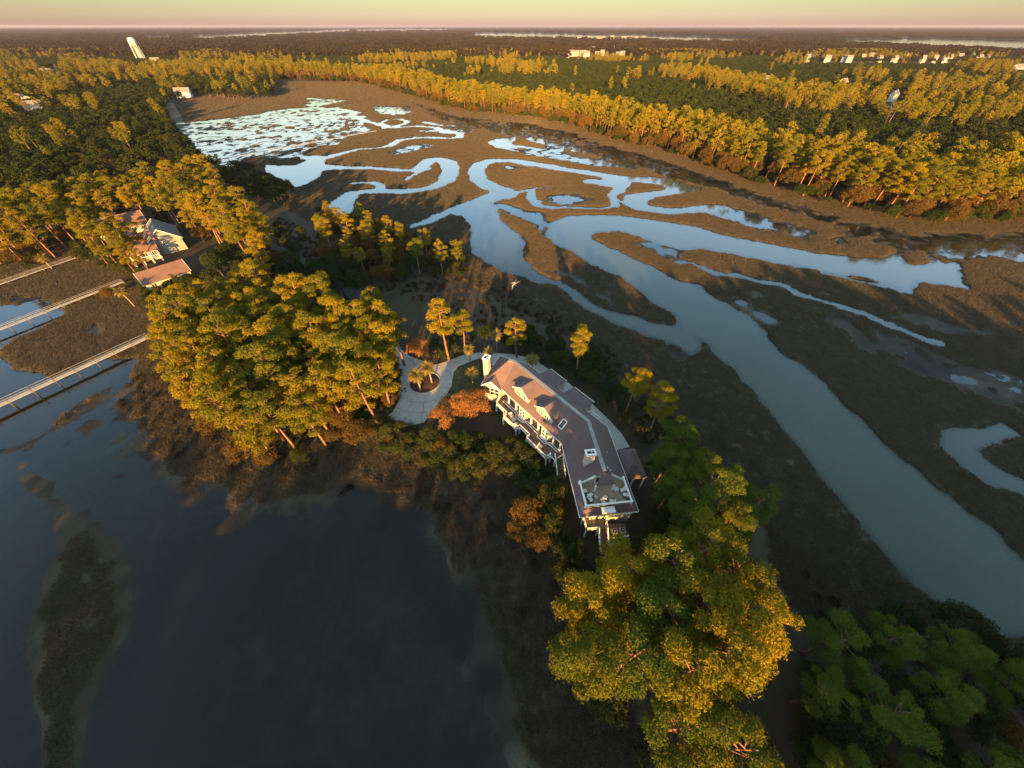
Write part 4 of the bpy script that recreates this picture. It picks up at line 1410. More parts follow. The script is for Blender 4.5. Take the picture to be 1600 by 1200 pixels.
M_FABRIC = plain('cream_cushion', (0.62, 0.56, 0.48), 0.9, 0.1, 3.0, 0.1)
M_WICKER = plain('brown_wicker', (0.14, 0.10, 0.075), 0.8, 0.2, 6.0, 0.2)
M_CLAY = plain('planter_clay', (0.06, 0.05, 0.045), 0.8, 0.2, 3.0)

V2 = lambda x, y: np.array([x, y], float)
E0, E1, E2, E3 = V2(-7.5, 62.7), V2(-2.6, 60.7), V2(10.6, 44.5), V2(12.3, 28.3)
EAVE, RIDGE, PITCH_R = 7.2, 12.0, 0.873
def unit(v):
    return v / np.linalg.norm(v)
def left_n(d):
    return V2(-d[1], d[0])
def offset_line(P, w):
    """mitred offset of a polyline to its left by w"""
    out = []
    for i in range(len(P)):
        d0 = unit(P[i] - P[i - 1]) if i > 0 else unit(P[1] - P[0])
        d1 = unit(P[i + 1] - P[i]) if i < len(P) - 1 else d0
        n = unit(left_n(d0) + left_n(d1))
        out.append(P[i] + n * w / max(0.3, n @ left_n(d1)))
    return out
FR = [E0, E1, E2, E3]
HW = 5.5
RD = offset_line(FR, HW)
BK = offset_line(FR, 2 * HW)
RD0 = RD[0] + unit(E1 - E0) * 5.0
D1 = unit(E2 - E1)
N1 = -left_n(D1)               # outward on the deck side
D2 = unit(E3 - E2)
N2 = -left_n(D2)
D0 = unit(E1 - E0)
N0 = -left_n(D0)
v3 = lambda p, z: (float(p[0]), float(p[1]), float(z))
def ab(a, b):                  # along the deck front, outward from the eave
    return E1 + D1 * a + N1 * b
def cd(a, b):                  # the same for the near wing
    return E2 + D2 * a + N2 * b

LEN2 = np.linalg.norm(E3 - E2)
YB = LEN2 - 6.1                # where the roof terrace begins along the near wing
house = empty('long_house', (8.0, 50.0, 1.4))
ABS.add(house.name)
tag(house, 'long bent shingle house with dormers, chimneys and roof terrace at the end of the point', 'house')
roof = MB()
T = 0.22
roof.slab([v3(E0, EAVE), v3(E1, EAVE), v3(RD[1], RIDGE), v3(RD0, RIDGE)], T)
roof.slab([v3(E1, EAVE), v3(E2, EAVE), v3(RD[2], RIDGE), v3(RD[1], RIDGE)], T)
roof.slab([v3(BK[0], EAVE), v3(E0, EAVE), v3(RD0, RIDGE)], T)
roof.slab([v3(BK[1], EAVE), v3(BK[0], EAVE), v3(RD0, RIDGE), v3(RD[1], RIDGE)], T)
roof.slab([v3(BK[2], EAVE), v3(BK[1], EAVE), v3(RD[1], RIDGE), v3(RD[2], RIDGE)], T)
zi = lambda b: EAVE + b * PITCH_R
IN = 1.25                      # width of the skirt roof around the terrace
rT = cd(YB, -HW)
# near wing, deck side: full slope to the terrace, then the skirt
roof.slab([v3(E2, EAVE), v3(cd(YB, 0), EAVE), v3(rT, RIDGE), v3(RD[2], RIDGE)], T)
roof.slab([v3(cd(YB, 0), EAVE), v3(E3, EAVE), v3(cd(LEN2 - IN, -IN), zi(IN)), v3(cd(YB, -IN), zi(IN))], T)
F3 = BK[3]
roof.slab([v3(E3, EAVE), v3(F3, EAVE), v3(cd(LEN2 - IN, -2 * HW + IN), zi(IN)), v3(cd(LEN2 - IN, -IN), zi(IN))], T)
bT = cd(YB, -2 * HW)
roof.slab([v3(bT, EAVE), v3(BK[2], EAVE), v3(RD[2], RIDGE), v3(rT, RIDGE)], T)
roof.slab([v3(F3, EAVE), v3(bT, EAVE), v3(cd(YB, -2 * HW + IN), zi(IN)), v3(cd(LEN2 - IN, -2 * HW + IN), zi(IN))], T)
# hood over the terrace door
hz = RIDGE - 1.45 * PITCH_R
roof.slab([v3(rT, RIDGE + 0.01), v3(cd(YB + 1.9, -HW + 1.9), hz - 0.25), v3(cd(YB + 1.9, -HW - 1.9), hz - 0.25)], T)
roof_o = roof.build('roof', M_ROOF, house)
rc = MB()
for a, b in ((RD0, RD[1]), (RD[1], RD[2]), (RD[2], rT)):
    rc.bar(v3(a, RIDGE + 0.02), v3(b, RIDGE + 0.02), 0.75, 0.10)
rc.build('ridge_cap', M_RIDGE, roof_o)
gt = MB()
for a, b in ((E0, E1), (E1, E2), (E2, E3), (E3, F3), (F3, BK[2]), (BK[2], BK[1]), (BK[1], BK[0]), (BK[0], E0)):
    gt.bar(v3(a, EAVE - 0.12), v3(b, EAVE - 0.12), 0.16, 0.24)
gt.build('gutter', M_TRIM, roof_o)

# walls: set back under the porch on the deck side
ow = offset_line(FR, 2.3)
bw = offset_line(FR, 2 * HW - 0.6)
front_end = lambda p: p - D2 * 0.7
wl = [E0 + D0 * 0.6 - N0 * 0.6, E1 - N0 * 0.6 - D0 * 0.05, ow[1] + D1 * 0.4, ow[2], front_end(ow[3]), front_end(bw[3]), bw[2], bw[1], bw[0] + D0 * 0.6]
MB().prism([tuple(p) for p in wl], 1.2, EAVE - 0.1).build('wall', M_WALL, house)
# gabled bay at the left end, glazed
gm = (E0 + E1) / 2 + D0 * 0.1
gh = 2.45
ga, gb = gm - D0 * gh + N0 * 0.25, gm + D0 * gh + N0 * 0.25
gz = EAVE + gh * 0.82
bay = MB()
bay.prism([tuple(ga - N0 * 0.3), tuple(gb - N0 * 0.3), tuple(gb - N0 * 3), tuple(ga - N0 * 3)], 1.3, EAVE - 0.02)
tri = [v3(ga - N0 * 0.3, EAVE - 0.02), v3(gb - N0 * 0.3, EAVE - 0.02), v3((ga + gb) / 2 - N0 * 0.3, gz - 0.1)]
trib = [v3(np.array(p[:2]) - N0 * 3.0, p[2]) for p in tri]
bay.add(tri + trib, [(0, 1, 2), (5, 4, 3), (0, 2, 5, 3), (2, 1, 4, 5), (1, 0, 3, 4)])
bay_o = bay.build('gable_bay', M_WALL, house)
gr = MB()
deep = 5.0
ap, apb = (ga + gb) / 2, (ga + gb) / 2 - N0 * deep
for e_ in (ga - D0 * 0.35, gb + D0 * 0.35):
    gr.slab([v3(e_ + N0 * 0.3, EAVE - 0.25), v3(ap + N0 * 0.3, gz), v3(apb, gz), v3(e_ - N0 * deep, EAVE - 0.25)], 0.16)
gr.build('gable_roof', M_ROOF, bay_o)
bb = MB()
for e_ in (ga - D0 * 0.37, gb + D0 * 0.37):
    bb.bar(v3(e_ + N0 * 0.36, EAVE - 0.36), v3(ap + N0 * 0.36, gz - 0.1), 0.10, 0.30)
bb.build('barge_board', M_TRIM, bay_o)
def window(parent, c, d, n, w, h, z, cols=2, rows=2, fr=0.10):
    """frame and panes on a wall: c mid point, d along, n outward"""
    f = MB()
    a, b = c - d * w / 2, c + d * w / 2
    q = n * 0.06
    f.bar(v3(a + q, z), v3(b + q, z), 0.14, fr)
    f.bar(v3(a + q, z + h), v3(b + q, z + h), 0.14, fr)
    for k in range(cols + 1):
        p = a + (b - a) * k / cols + q
        f.bar(v3(p, z), v3(p, z + h), fr, 0.12)
    for k in range(1, rows):
        f.bar(v3(a + q, z + h * k / rows), v3(b + q, z + h * k / rows), 0.10, fr * 0.8)
    fo = f.build('window', M_TRIM, parent)
    for k in range(cols):
        for j in range(rows):
            g0, g1 = a + (b - a) * (k + 0.04) / cols + n * 0.025, a + (b - a) * (k + 0.96) / cols + n * 0.025
            z0, z1 = z + h * (j + 0.04) / rows, z + h * (j + 0.96) / rows
            e_ = n * 0.02
            vs = [v3(g0, z0), v3(g1, z0), v3(g1, z1), v3(g0, z1), v3(g0 - e_, z0), v3(g1 - e_, z0), v3(g1 - e_, z1), v3(g0 - e_, z1)]
            MB().add(vs, [(0, 1, 2, 3), (7, 6, 5, 4), (0, 4, 5, 1), (1, 5, 6, 2), (2, 6, 7, 3), (3, 7, 4, 0)]).build('pane', M_GLASS, fo)
    return fo
window(bay_o, (ga + gb) / 2 - N0 * 0.3, D0, N0, 3.6, 2.4, 4.1, 3, 2, 0.16)
window(bay_o, (ga + gb) / 2 - N0 * 0.3, D0, N0, 1.7, 0.9, 6.75, 2, 1, 0.12)

# wall windows under the porch and on the other sides
for a in (2.2, 5.2, 11.5, 18.6):
    window(house, ab(a, -2.3), D1, N1, 1.7, 2.1, 4.4, 2, 2)
for a, w in ((2.0, 1.5), (4.6, 1.5), (7.6, 1.5)):
    window(house, front_end(ow[3]) + (front_end(bw[3]) - front_end(ow[3])) * (a / 8.1) , unit(bw[3] - ow[3]), D2, 1.1, 1.3, 5.0, 2, 2)
for a in (2.5, 8.0, 13.0):
    window(house, bw[2] + (front_end(bw[3]) - bw[2]) * (a / 15.0), -D2, -N2, 1.3, 1.5, 4.6, 2, 2)

# deck, posts, railings
DK = [(-0.6, -2.2), (0.9, 2.4), (5.2, 2.4), (5.2, 3.6), (10.0, 3.6), (10.0, 2.5), (13.6, 2.5), (13.6, 3.6), (20.2, 3.6), (20.2, 2.3), (21.6, 2.3), (21.6, -0.4), (20.2, -2.2)]
dk = MB().prism([tuple(ab(*p)) for p in DK], 3.75, 4.0).build('deck', M_DECK, house)
fa = MB()
dkp = [ab(*p) for p in DK]
for i in range(1, len(dkp) - 2):
    a, b = dkp[i], dkp[i + 1]
    fa.bar(v3(a, 3.8), v3(b, 3.8), 0.08, 0.46)
fa.build('fascia', M_TRIM, dk)
for i in range(1, len(dkp) - 2):
    MB().box((dkp[i][0], dkp[i][1], 2.55), (0.25, 0.25, 2.5), A1).build('pile', M_TRIM, dk)
def railing(parent, pts, z, h=1.0, gap=1.5, mat=None, name='railing', lowz=None):
    """posts, rails and balusters along a line; lowz lets it run down a stair"""
    mb = MB()
    zs = [z] * len(pts) if lowz is None else lowz
    for (a, za), (b, zb) in zip(list(zip(pts, zs))[:-1], list(zip(pts, zs))[1:]):
        L = np.linalg.norm(b - a)
        mb.bar(v3(a, za + h), v3(b, zb + h), 0.17, 0.09)
        mb.bar(v3(a, za + 0.14), v3(b, zb + 0.14), 0.07, 0.08)
        n = max(1, int(L / 0.32))
        for k in range(1, n):
            p = a + (b - a) * k / n
            q = za + (zb - za) * k / n
            mb.bar(v3(p, q + 0.1), v3(p, q + h), 0.055, 0.055)
        m = max(1, round(L / gap))
        for k in range(m + 1):
            p = a + (b - a) * k / m
            q = za + (zb - za) * k / m
            mb.bar(v3(p, q - 0.1), v3(p, q + h + 0.08), 0.15, 0.15)
    return mb.build(name, mat or M_TRIM, parent)
railing(dk, dkp[1:10], 4.0)
railing(dk, [dkp[0] + N1 * 1.6, dkp[1]], 4.0)
# low double kerb rail between porch and deck
kr = MB()
for off in (0.25, 0.75):
    pl = [(1.2, off - 0.2), (6.2, off - 0.2), (7.0, off + 0.5), (9.2, off + 0.5), (10.0, off - 0.2), (14.0, off - 0.2), (14.8, off + 0.5), (17.0, off + 0.5), (17.8, off - 0.2), (20.6, off - 0.2)]
    for p, q in zip(pl[:-1], pl[1:]):
        kr.bar(v3(ab(*p), 4.09), v3(ab(*q), 4.09), 0.13, 0.18)
kr.build('deck_step', M_TRIM, dk)
for a in (2.6, 5.4, 10.9, 13.4, 18.3, 20.4):
    c = ab(a, -0.25)
    po = MB()
    po.box((c[0], c[1], 5.5), (0.30, 0.30, 3.0), A1)
    po.box((c[0], c[1], 4.15), (0.46, 0.46, 0.35), A1)
    po.box((c[0], c[1], 6.9), (0.46, 0.46, 0.2), A1)
    po.build('porch_column', M_TRIM, house)
for a in (8.1, 15.9):        # box bays that push out through the porch
    w = MB()
    c = [ab(a - 1.6, -2.3), ab(a - 1.1, 0.05), ab(a + 1.1, 0.05), ab(a + 1.6, -2.3)]
    w.prism([tuple(p) for p in c], 4.0, EAVE - 0.3)
    bo = w.build('box_bay', M_WALL, house)
    window(bo, ab(a, 0.06), D1, N1, 2.0, 2.2, 4.45, 2, 2, 0.14)
    bn = MB().prism([tuple(ab(a - 1.0, 0.12)), tuple(ab(a + 1.0, 0.12)), tuple(ab(a + 1.0, 0.55)), tuple(ab(a - 1.0, 0.55))], 4.0, 4.42)
    bn.build('bench', M_TRIM, bo)
# deck stairs down towards the near wing
st = MB()
s0, dirs = ab(21.4, 1.0), D2
for k in range(13):
    p = s0 + dirs * (0.28 * k + 0.3)
    n_ = left_n(dirs)
    st.prism([tuple(p - n_ * 0.75), tuple(p + n_ * 0.75), tuple(p + n_ * 0.75 + dirs * 0.3), tuple(p - n_ * 0.75 + dirs * 0.3)], 3.55 - 0.18 * k, 3.83 - 0.18 * k)
so = st.build('stairs', M_OLDDECK, house)
for s in (-0.85, 0.85):
    railing(so, [s0 + left_n(dirs) * s, s0 + left_n(dirs) * s + dirs * 4.0], 4.0, 1.0, 1.4, None, 'railing', [4.0, 1.55])

# dormers
def dormer(a, f_b, half, ez, rz, cheek=0.35):
    d = MB()
    pk = ab(a, f_b)
    l, r = ab(a - half, f_b), ab(a + half, f_b)
    zb = zi(-f_b) - 0.4
    back = lambda p: p - N1 * 3.4
    vs = [v3(l, zb), v3(r, zb), v3(r, ez), v3(pk, rz), v3(l, ez)]
    vb = [v3(back(np.array(p[:2])), p[2] if i > 1 else p[2] + 2) for i, p in enumerate(vs)]
    d.add(vs + vb, [(0, 1, 2, 3, 4), (9, 8, 7, 6, 5), (1, 6, 7, 2), (0, 4, 9, 5), (2, 7, 8, 3), (3, 8, 9, 4), (0, 5, 6, 1)])
    do = d.build('dormer', M_WALL, roof_o)
    r_ = MB()
    oh = N1 * 0.28
    bk_r = -N1 * ((rz + 0.12 - zi(-f_b)) / PITCH_R)
    bk_e = -N1 * max(0.4, (ez - 0.10 - zi(-f_b)) / PITCH_R)
    for s in (-1, 1):
        e_ = ab(a + s * (half + 0.4), f_b)
        ze = ez - 0.4 * (rz - ez) / half
        r_.slab([v3(e_ + oh, ze + 0.12), v3(pk + oh, rz + 0.12), v3(pk + bk_r, rz + 0.12), v3(e_ + bk_e * 0.9, ze + 0.12)], 0.16)
    r_.build('dormer_roof', M_ROOF, do)
    t_ = MB()
    for s in (-1, 1):
        e_ = ab(a + s * (half + 0.4), f_b)
        t_.bar(v3(e_ + oh * 1.1, ez - 0.4 * (rz - ez) / half - 0.02), v3(pk + oh * 1.1, rz - 0.02), 0.08, 0.24)
    t_.build('dormer_trim', M_TRIM, do)
    window(do, ab(a - 0.95, f_b), D1, N1, 1.3, 1.25, zi(-f_b) + 0.22, 2, 1)
    window(do, ab(a + 0.95, f_b), D1, N1, 1.3, 1.25, zi(-f_b) + 0.22, 2, 1)
dormer(6.0, -1.25, 2.5, 10.05, 11.6)
dormer(13.8, -1.25, 2.5, 10.05, 11.6)
# skylight
sk = MB()
for s in (-0.55, 0.55):
    sk.bar(v3(ab(18.4 + s, -1.7), zi(1.7) + 0.08), v3(ab(18.4 + s, -3.2), zi(3.2) + 0.08), 0.14, 0.14)
for b in (-1.7, -3.2):
    sk.bar(v3(ab(17.85, b), zi(-b) + 0.08), v3(ab(18.95, b), zi(-b) + 0.08), 0.14, 0.14)
so_ = sk.build('skylight', M_TRIM, roof_o)
MB().slab([v3(ab(17.9, -1.75), zi(1.75) + 0.06), v3(ab(18.9, -1.75), zi(1.75) + 0.06), v3(ab(18.9, -3.15), zi(3.15) + 0.06), v3(ab(17.9, -3.15), zi(3.15) + 0.06)], 0.04).build('pane', M_GLASS, so_)

# chimneys
def chimney(c, sx, sy, z0, z1, rz):
    m = MB()
    m.box((c[0], c[1], (z0 + z1) / 2), (sx, sy, z1 - z0), rz)
    o = m.build('chimney', M_STONE, house)
    k = MB()
    ca, sa = math.cos(rz), math.sin(rz)
    for ox, oy, lx, ly in ((0, sy / 2, sx + 0.3, 0.28), (0, -sy / 2, sx + 0.3, 0.28), (sx / 2, 0, 0.28, sy - 0.28), (-sx / 2, 0, 0.28, sy - 0.28)):
        k.box((c[0] + ox * ca - oy * sa, c[1] + ox * sa + oy * ca, z1 + 0.15), (lx, ly, 0.34), rz)
    k.build('chimney_cap', M_TRIM, o)
    MB().box((c[0], c[1], z1 + 0.02), (sx - 0.3, sy - 0.3, 0.06), rz).build('flue', M_DARK, o)
    MB().tube([(c[0] + 0.2 * ca, c[1] + 0.2 * sa, z1), (c[0] + 0.2 * ca, c[1] + 0.2 * sa, z1 + 0.45)], [0.2, 0.2], 10).build('chimney_pot', M_METAL, o)
chimney((-6.3, 66.3), 1.3, 1.5, 1.2, 12.4, math.atan2(D0[1], D0[0]))
chimney((14.8, 38.0), 1.75, 1.0, 9.6, 13.3, math.atan2(D2[1], D2[0]) + math.pi / 2)
for p, r, hh in ((cd(6.2, -7.2), 0.10, 0.8), (cd(9.6, -6.2), 0.14, 1.0), (cd(10.0, -6.7), 0.10, 0.7), (ab(10.0, -6.5), 0.09, 0.7)):
    z = 10.4
    MB().tube([v3(p, z), v3(p, z + hh + 0.8)], [r, r], 8).build('vent_pipe', M_METAL, roof_o)

# flat-roofed wings on the back, the balcony, the carport
for a, w_ in ((5.6, 2.6), (14.4, 2.9)):
    P_ = [ab(a - w_, -9.6), ab(a + w_, -9.6), ab(a + w_, -13.6), ab(a - w_, -13.6)]
    wg = MB().prism([tuple(p) for p in P_], 1.2, 7.7).build('rear_wing', M_WALL, house)
    P2 = [v3(ab(a - w_ - 0.3, -8.6), 8.35), v3(ab(a + w_ + 0.3, -8.6), 8.35), v3(ab(a + w_ + 0.3, -13.9), 7.75), v3(ab(a - w_ - 0.3, -13.9), 7.75)]
    MB().slab(P2, 0.2).build('wing_roof', M_ROOF, wg)
    MB().bar(v3(ab(a - w_ - 0.3, -13.95), 7.65), v3(ab(a + w_ + 0.3, -13.95), 7.65), 0.12, 0.22).build('gutter', M_TRIM, wg)
    window(wg, ab(a, -13.6), -D1, -N1, 2.2, 1.4, 5.2, 3, 2)
bal = MB().prism([tuple(ab(18.2, -10.6)), tuple(ab(21.0, -10.6)), tuple(ab(21.0, -12.4)), tuple(ab(18.2, -12.4))], 5.2, 5.4).build('balcony', M_DECK, house)
railing(bal, [ab(18.2, -11.0), ab(18.2, -12.35), ab(21.0, -12.35), ab(21.0, -11.0)], 5.4)
cpz, cpr = 6.2, 8.1
c0, c1, c2, c3 = cd(2.2, -2 * HW + 0.6), cd(2.2, -2 * HW - 4.6), cd(9.2, -2 * HW - 4.6), cd(9.2, -2 * HW + 0.6)
m0, m1 = (c0 + c1) / 2 + D2 * 2.2, (c2 + c3) / 2 - D2 * 2.2
cr_ = MB()
cr_.slab([v3(c0, cpz), v3(c1, cpz), v3(m0, cpr)], 0.18)
cr_.slab([v3(c1, cpz), v3(c2, cpz), v3(m1, cpr), v3(m0, cpr)], 0.18)
cr_.slab([v3(c2, cpz), v3(c3, cpz), v3(m1, cpr)], 0.18)
cr_.slab([v3(c3, cpz), v3(c0, cpz), v3(m0, cpr), v3(m1, cpr)], 0.18)
cp = cr_.build('side_porch_roof', M_ROOF, house)
for p in (c1 + D2 * 0.3 + N2 * 0.3, (c1 + c2) / 2 + N2 * 0.3, c2 - D2 * 0.3 + N2 * 0.3, (c2 + c3) / 2 - D2 * 0.3):
    MB().box((p[0], p[1], 3.7), (0.26, 0.26, 4.9), A1).build('post', M_TRIM, cp)

# roof terrace
q0, q1, q2, q3 = cd(YB - 0.6, -IN), cd(LEN2 - IN, -IN), cd(LEN2 - IN, -2 * HW + IN), cd(YB - 0.6, -2 * HW + IN)
tz = 8.0
ter = MB().prism([tuple(p) for p in (q0, q1, q2, q3)], 7.6, tz).build('roof_terrace', M_TERR, house)
pw = MB()
for a, b in ((q0 + D2 * 0.6, q1), (q1, q2), (q2, q3 + D2 * 0.6)):
    pw.bar(v3(a, tz + 0.42), v3(b, tz + 0.42), 0.14, 0.86)
pw.build('parapet', M_WALL, ter)
cpx = MB()
for a, b in ((q0 + D2 * 0.6, q1), (q1, q2), (q2, q3 + D2 * 0.6)):
    cpx.bar(v3(a, tz + 0.92), v3(b, tz + 0.92), 0.34, 0.12)
for p in (q0 + D2 * 0.6, q1, q2, q3 + D2 * 0.6):
    cpx.box((p[0], p[1], tz + 0.55), (0.42, 0.42, 1.1), A1)
cpx.build('coping', M_TRIM, ter)
# gable wall at the back of the terrace with its bright cheeks, door and posts
gw = MB()
bk0 = cd(YB + 0.02, -IN - 0.02)
bk1 = cd(YB + 0.02, -2 * HW + IN + 0.02)
tp = cd(YB + 0.02, -HW)
vs = [v3(bk0, tz), v3(bk1, tz), v3(bk1, zi(IN) - 0.24), v3(tp, RIDGE - 0.26), v3(bk0, zi(IN) - 0.24)]
vb = [v3(np.array(p[:2]) - D2 * 0.25, p[2]) for p in vs]
gw.add(vs + vb, [(0, 1, 2, 3, 4), (9, 8, 7, 6, 5)] + [((i + 1) % 5, i, 5 + i, 5 + (i + 1) % 5) for i in range(5)])
gwo = gw.build('terrace_wall', M_WALL, ter)
ck = MB()
for a, s in ((bk0, -1), (bk1, 1)):
    ck.bar(v3(a + D2 * 0.06, zi(IN) - 0.05), v3(tp + (a - tp) * 0.35 + D2 * 0.06, RIDGE - (RIDGE - zi(IN)) * 0.35 - 0.05), 0.14, 0.45)
ck.build('cheek_board', M_TRIM, gwo)
window(gwo, tp, unit(bk1 - bk0), D2, 2.6, 2.1, tz + 0.05, 3, 1)
for s in (-1.75, 1.75):
    p = cd(YB + 1.75, -HW + s)
    MB().box((p[0], p[1], (tz + hz - 0.4) / 2), (0.26, 0.26, hz - 0.4 - tz), A1).build('hood_post', M_TRIM, ter)
bx = cd(LEN2 - 0.35, -HW + 0.3)
pk_ = MB().box((bx[0], bx[1], 7.75), (2.3, 1.0, 1.0), math.atan2(D2[1], D2[0]) + math.pi / 2)
pko = pk_.build('roof_locker', M_WALL, house)
MB().box((bx[0], bx[1], 8.32), (2.5, 1.2, 0.12), math.atan2(D2[1], D2[0]) + math.pi / 2).build('locker_lid', M_TRIM, pko)

# lower deck and stairs at the near end
LD = [V2(13.5, 29.6), V2(13.7, 27.2), V2(16.0, 27.4), V2(17.6, 27.5), V2(17.5, 29.8)]
ld = MB().prism([tuple(p) for p in LD], 3.75, 4.0).build('lower_deck', M_OLDDECK, house)
st = MB()
for k in range(9):
    st.box((16.85 , 27.25 - 0.28 * k, 3.7 - 0.17 * k), (1.5, 0.30, 0.3))
st.prism([(16.1, 24.9), (17.6, 24.9), (19.2, 25.2), (19.2, 23.9), (16.1, 23.6)], 2.0, 2.2)
for k in range(4):
    st.box((19.4 + 0.28 * k, 24.55, 1.95 - 0.17 * k), (0.30, 1.3, 0.3))
so = st.build('stairs', M_OLDDECK, house)
railing(ld, [V2(13.55, 29.5), V2(13.75, 27.25), V2(16.05, 27.42)], 4.0)
railing(so, [V2(16.05, 27.4), V2(16.05, 24.9), V2(16.15, 23.65), V2(19.2, 23.95), V2(20.6, 24.0)], 0, 1.0, 1.2, None, 'railing', [4.0, 2.25, 2.2, 2.2, 1.5])
railing(so, [V2(17.65, 29.6), V2(17.65, 27.4), V2(17.65, 24.95), V2(19.2, 25.2), V2(20.4, 25.15)], 0, 1.0, 1.2, None, 'railing', [4.0, 4.0, 2.25, 2.2, 1.55])
for p in LD[:4]:
    MB().box((p[0], p[1], 2.5), (0.22, 0.22, 2.6)).build('pile', M_TRIM, ld)
up = MB().prism([(18.3, 26.1), (21.6, 26.5), (21.5, 29.0), (18.2, 28.8)], 1.3, 2.9).build('utility_platform', M_GREY, house)
MB().prism([(18.15, 25.95), (21.75, 26.35), (21.65, 29.1), (18.05, 28.9)], 2.9, 3.0).build('platform_top', M_DECK, up)
railing(up, [V2(18.3, 26.15), V2(21.6, 26.55)], 2.95, 0.5)

# loose things
def ac_unit(x, y, z, rz, lab):
    r = empty('air_conditioner', (x, y, z), rz)
    MB().box((0, 0, 0.42), (0.95, 0.95, 0.84)).build('casing', M_METAL, r)
    f = MB().tube([(0, 0, 0.84), (0, 0, 0.90)], [0.40, 0.40], 16).build('fan_grille', M_DARK, r)
    MB().tube([(0, 0, 0.90), (0, 0, 0.93)], [0.14, 0.14], 10).build('fan_hub', M_METAL, f)
    tag(r, lab, 'air conditioner')
ac_unit(19.1, 27.2, 3.0, 0.1, 'left air conditioner on the platform beside the lower stairs')
ac_unit(20.6, 27.4, 3.0, 0.1, 'right air conditioner on the platform beside the lower stairs')
def lounge_chair():
    r = empty('terrace_chair', (0, 0, 0))
    s_ = MB()
    s_.box((0, 0, 0.30), (0.78, 0.78, 0.14)).build('seat', M_WICKER, r)
    MB().box((0, 0.02, 0.43), (0.66, 0.66, 0.14)).build('cushion', M_FABRIC, r)
    MB().bar((0, 0.42, 0.35), (0, 0.56, 0.95), 0.78, 0.14).build('backrest', M_FABRIC, r)
    for s in (-1, 1):
        MB().bar((s * 0.42, -0.36, 0.56), (s * 0.42, 0.42, 0.56), 0.12, 0.08).build('armrest', M_WICKER, r)
        for t in (-1, 1):
            MB().box((s * 0.34, t * 0.34, 0.13), (0.08, 0.08, 0.26)).build('leg', M_WICKER, r)
    return r
ch0 = lounge_chair()
def terr(px, py):
    p = at(px, py, tz + 0.4)
    return p
first = True
for px, py, rz, lab in [(914, 767, 1.6, 'cream armchair nearest the left parapet of the roof terrace'), (923, 773, 2.4, 'upper of the two cream armchairs left of the terrace middle'),
                        (923, 781, 0.6, 'lower of the two cream armchairs left of the terrace middle'), (946, 777, 2.6, 'cream armchair right in the middle of the roof terrace'),
                        (955, 783, 4.2, 'cream armchair right of the terrace middle, turned to the others'), (943, 786, 0.3, 'cream armchair nearest the front parapet of the roof terrace'),
                        (972, 766, 5.0, 'cream armchair by the right parapet, upper one'), (976, 773, 4.4, 'cream armchair by the right parapet, lower one')]:
    o = ch0 if first else copy_tree(ch0)
    first = False
    p = terr(px, py)
    o.location = (p.x, p.y, tz)
    o.rotation_euler = (0, 0, rz)
    o.scale = (1.1, 1.1, 1.1)
    tag(o, lab, 'chair', 'armchairs on the roof terrace')
def round_table(name, x, y, z, r_, lab):
    r = empty(name, (x, y, z))
    MB().tube([(0, 0, 0.62), (0, 0, 0.68)], [r_, r_], 18).build('table_top', M_METAL, r)
    MB().tube([(0, 0, 0), (0, 0, 0.62)], [0.06, 0.06], 8).build('leg', M_METAL, r)
    MB().tube([(0, 0, 0), (0, 0, 0.05)], [r_ * 0.6, r_ * 0.5], 12).build('foot', M_METAL, r)
    tag(r, lab, 'table')
p = terr(968, 764); round_table('round_table', p.x - 0.7, p.y - 0.1, tz, 0.5, 'round pale table by the right parapet of the roof terrace')
p = terr(931, 777); round_table('round_table', p.x, p.y, tz, 0.3, 'small side table among the armchairs left of the terrace middle')
PB = [GARDENS[0][1], GARDENS[1][1]]
for k, (px, py, lab) in enumerate([(919, 790, 'small dark potted plant in the left front corner of the roof terrace'), (937, 789, 'small dark potted plant by the front parapet, left of the locker'),
                                   (964, 786, 'small dark potted plant by the front parapet, right of the locker'), (981, 783, 'small dark potted plant in the right front corner of the roof terrace')]):
    p = terr(px, py)
    r = empty('potted_plant', (p.x, p.y, tz))
    MB().tube([(0, 0, 0), (0, 0, 0.4)], [0.16, 0.24], 10).build('pot', M_CLAY, r)
    f = link('foliage', PB[k % 2], r)
    f.scale = (0.14, 0.14, 0.16)
    f.location = (0, 0, 0.36)
    tag(r, lab, 'potted plant', 'potted plants on the roof terrace')
for px, py, rz, lab in [(799, 650, 0.5, 'upper cream chair at the small table on the long deck'), (806, 662, 2.8, 'lower cream chair at the small table on the long deck'),
                        (845, 698, 1.0, 'cream chair alone at the rail on the right half of the long deck'), (791, 645, 1.5, 'cream chair in the left corner of the long deck')]:
    o = copy_tree(ch0)
    p = at(px, py, 4.4)
    o.location = (p.x, p.y, 4.0)
    o.rotation_euler = (0, 0, rz)
    tag(o, lab, 'chair', 'chairs on the long deck')
p = at(803, 655, 4.6); round_table('round_table', p.x, p.y, 4.0, 0.55, 'round pale table between chairs on the long deck')

# ------------------------------------------------------------------ waterside houses on the left
M_BROWNROOF = shingle_mat('brown_shingle', (0.140, 0.080, 0.060), (0.185, 0.105, 0.080))
M_CREAM = plain('cream_siding', (0.55, 0.49, 0.36), 0.7, 0.1, 0.8, 0.3)
M_BRICK = plain('red_chimney_brick', (0.28, 0.13, 0.09), 0.85, 0.2, 3.0, 0.2, 0.3)
M_PINKROOF = shingle_mat('red_tile', (0.30, 0.13, 0.085), (0.38, 0.17, 0.11))
M_WHITE = plain('white_siding', (0.46, 0.45, 0.43), 0.6, 0.08, 0.5, 0.3)
M_GREYROOF = shingle_mat('grey_shingle', (0.13, 0.13, 0.13), (0.19, 0.19, 0.185))

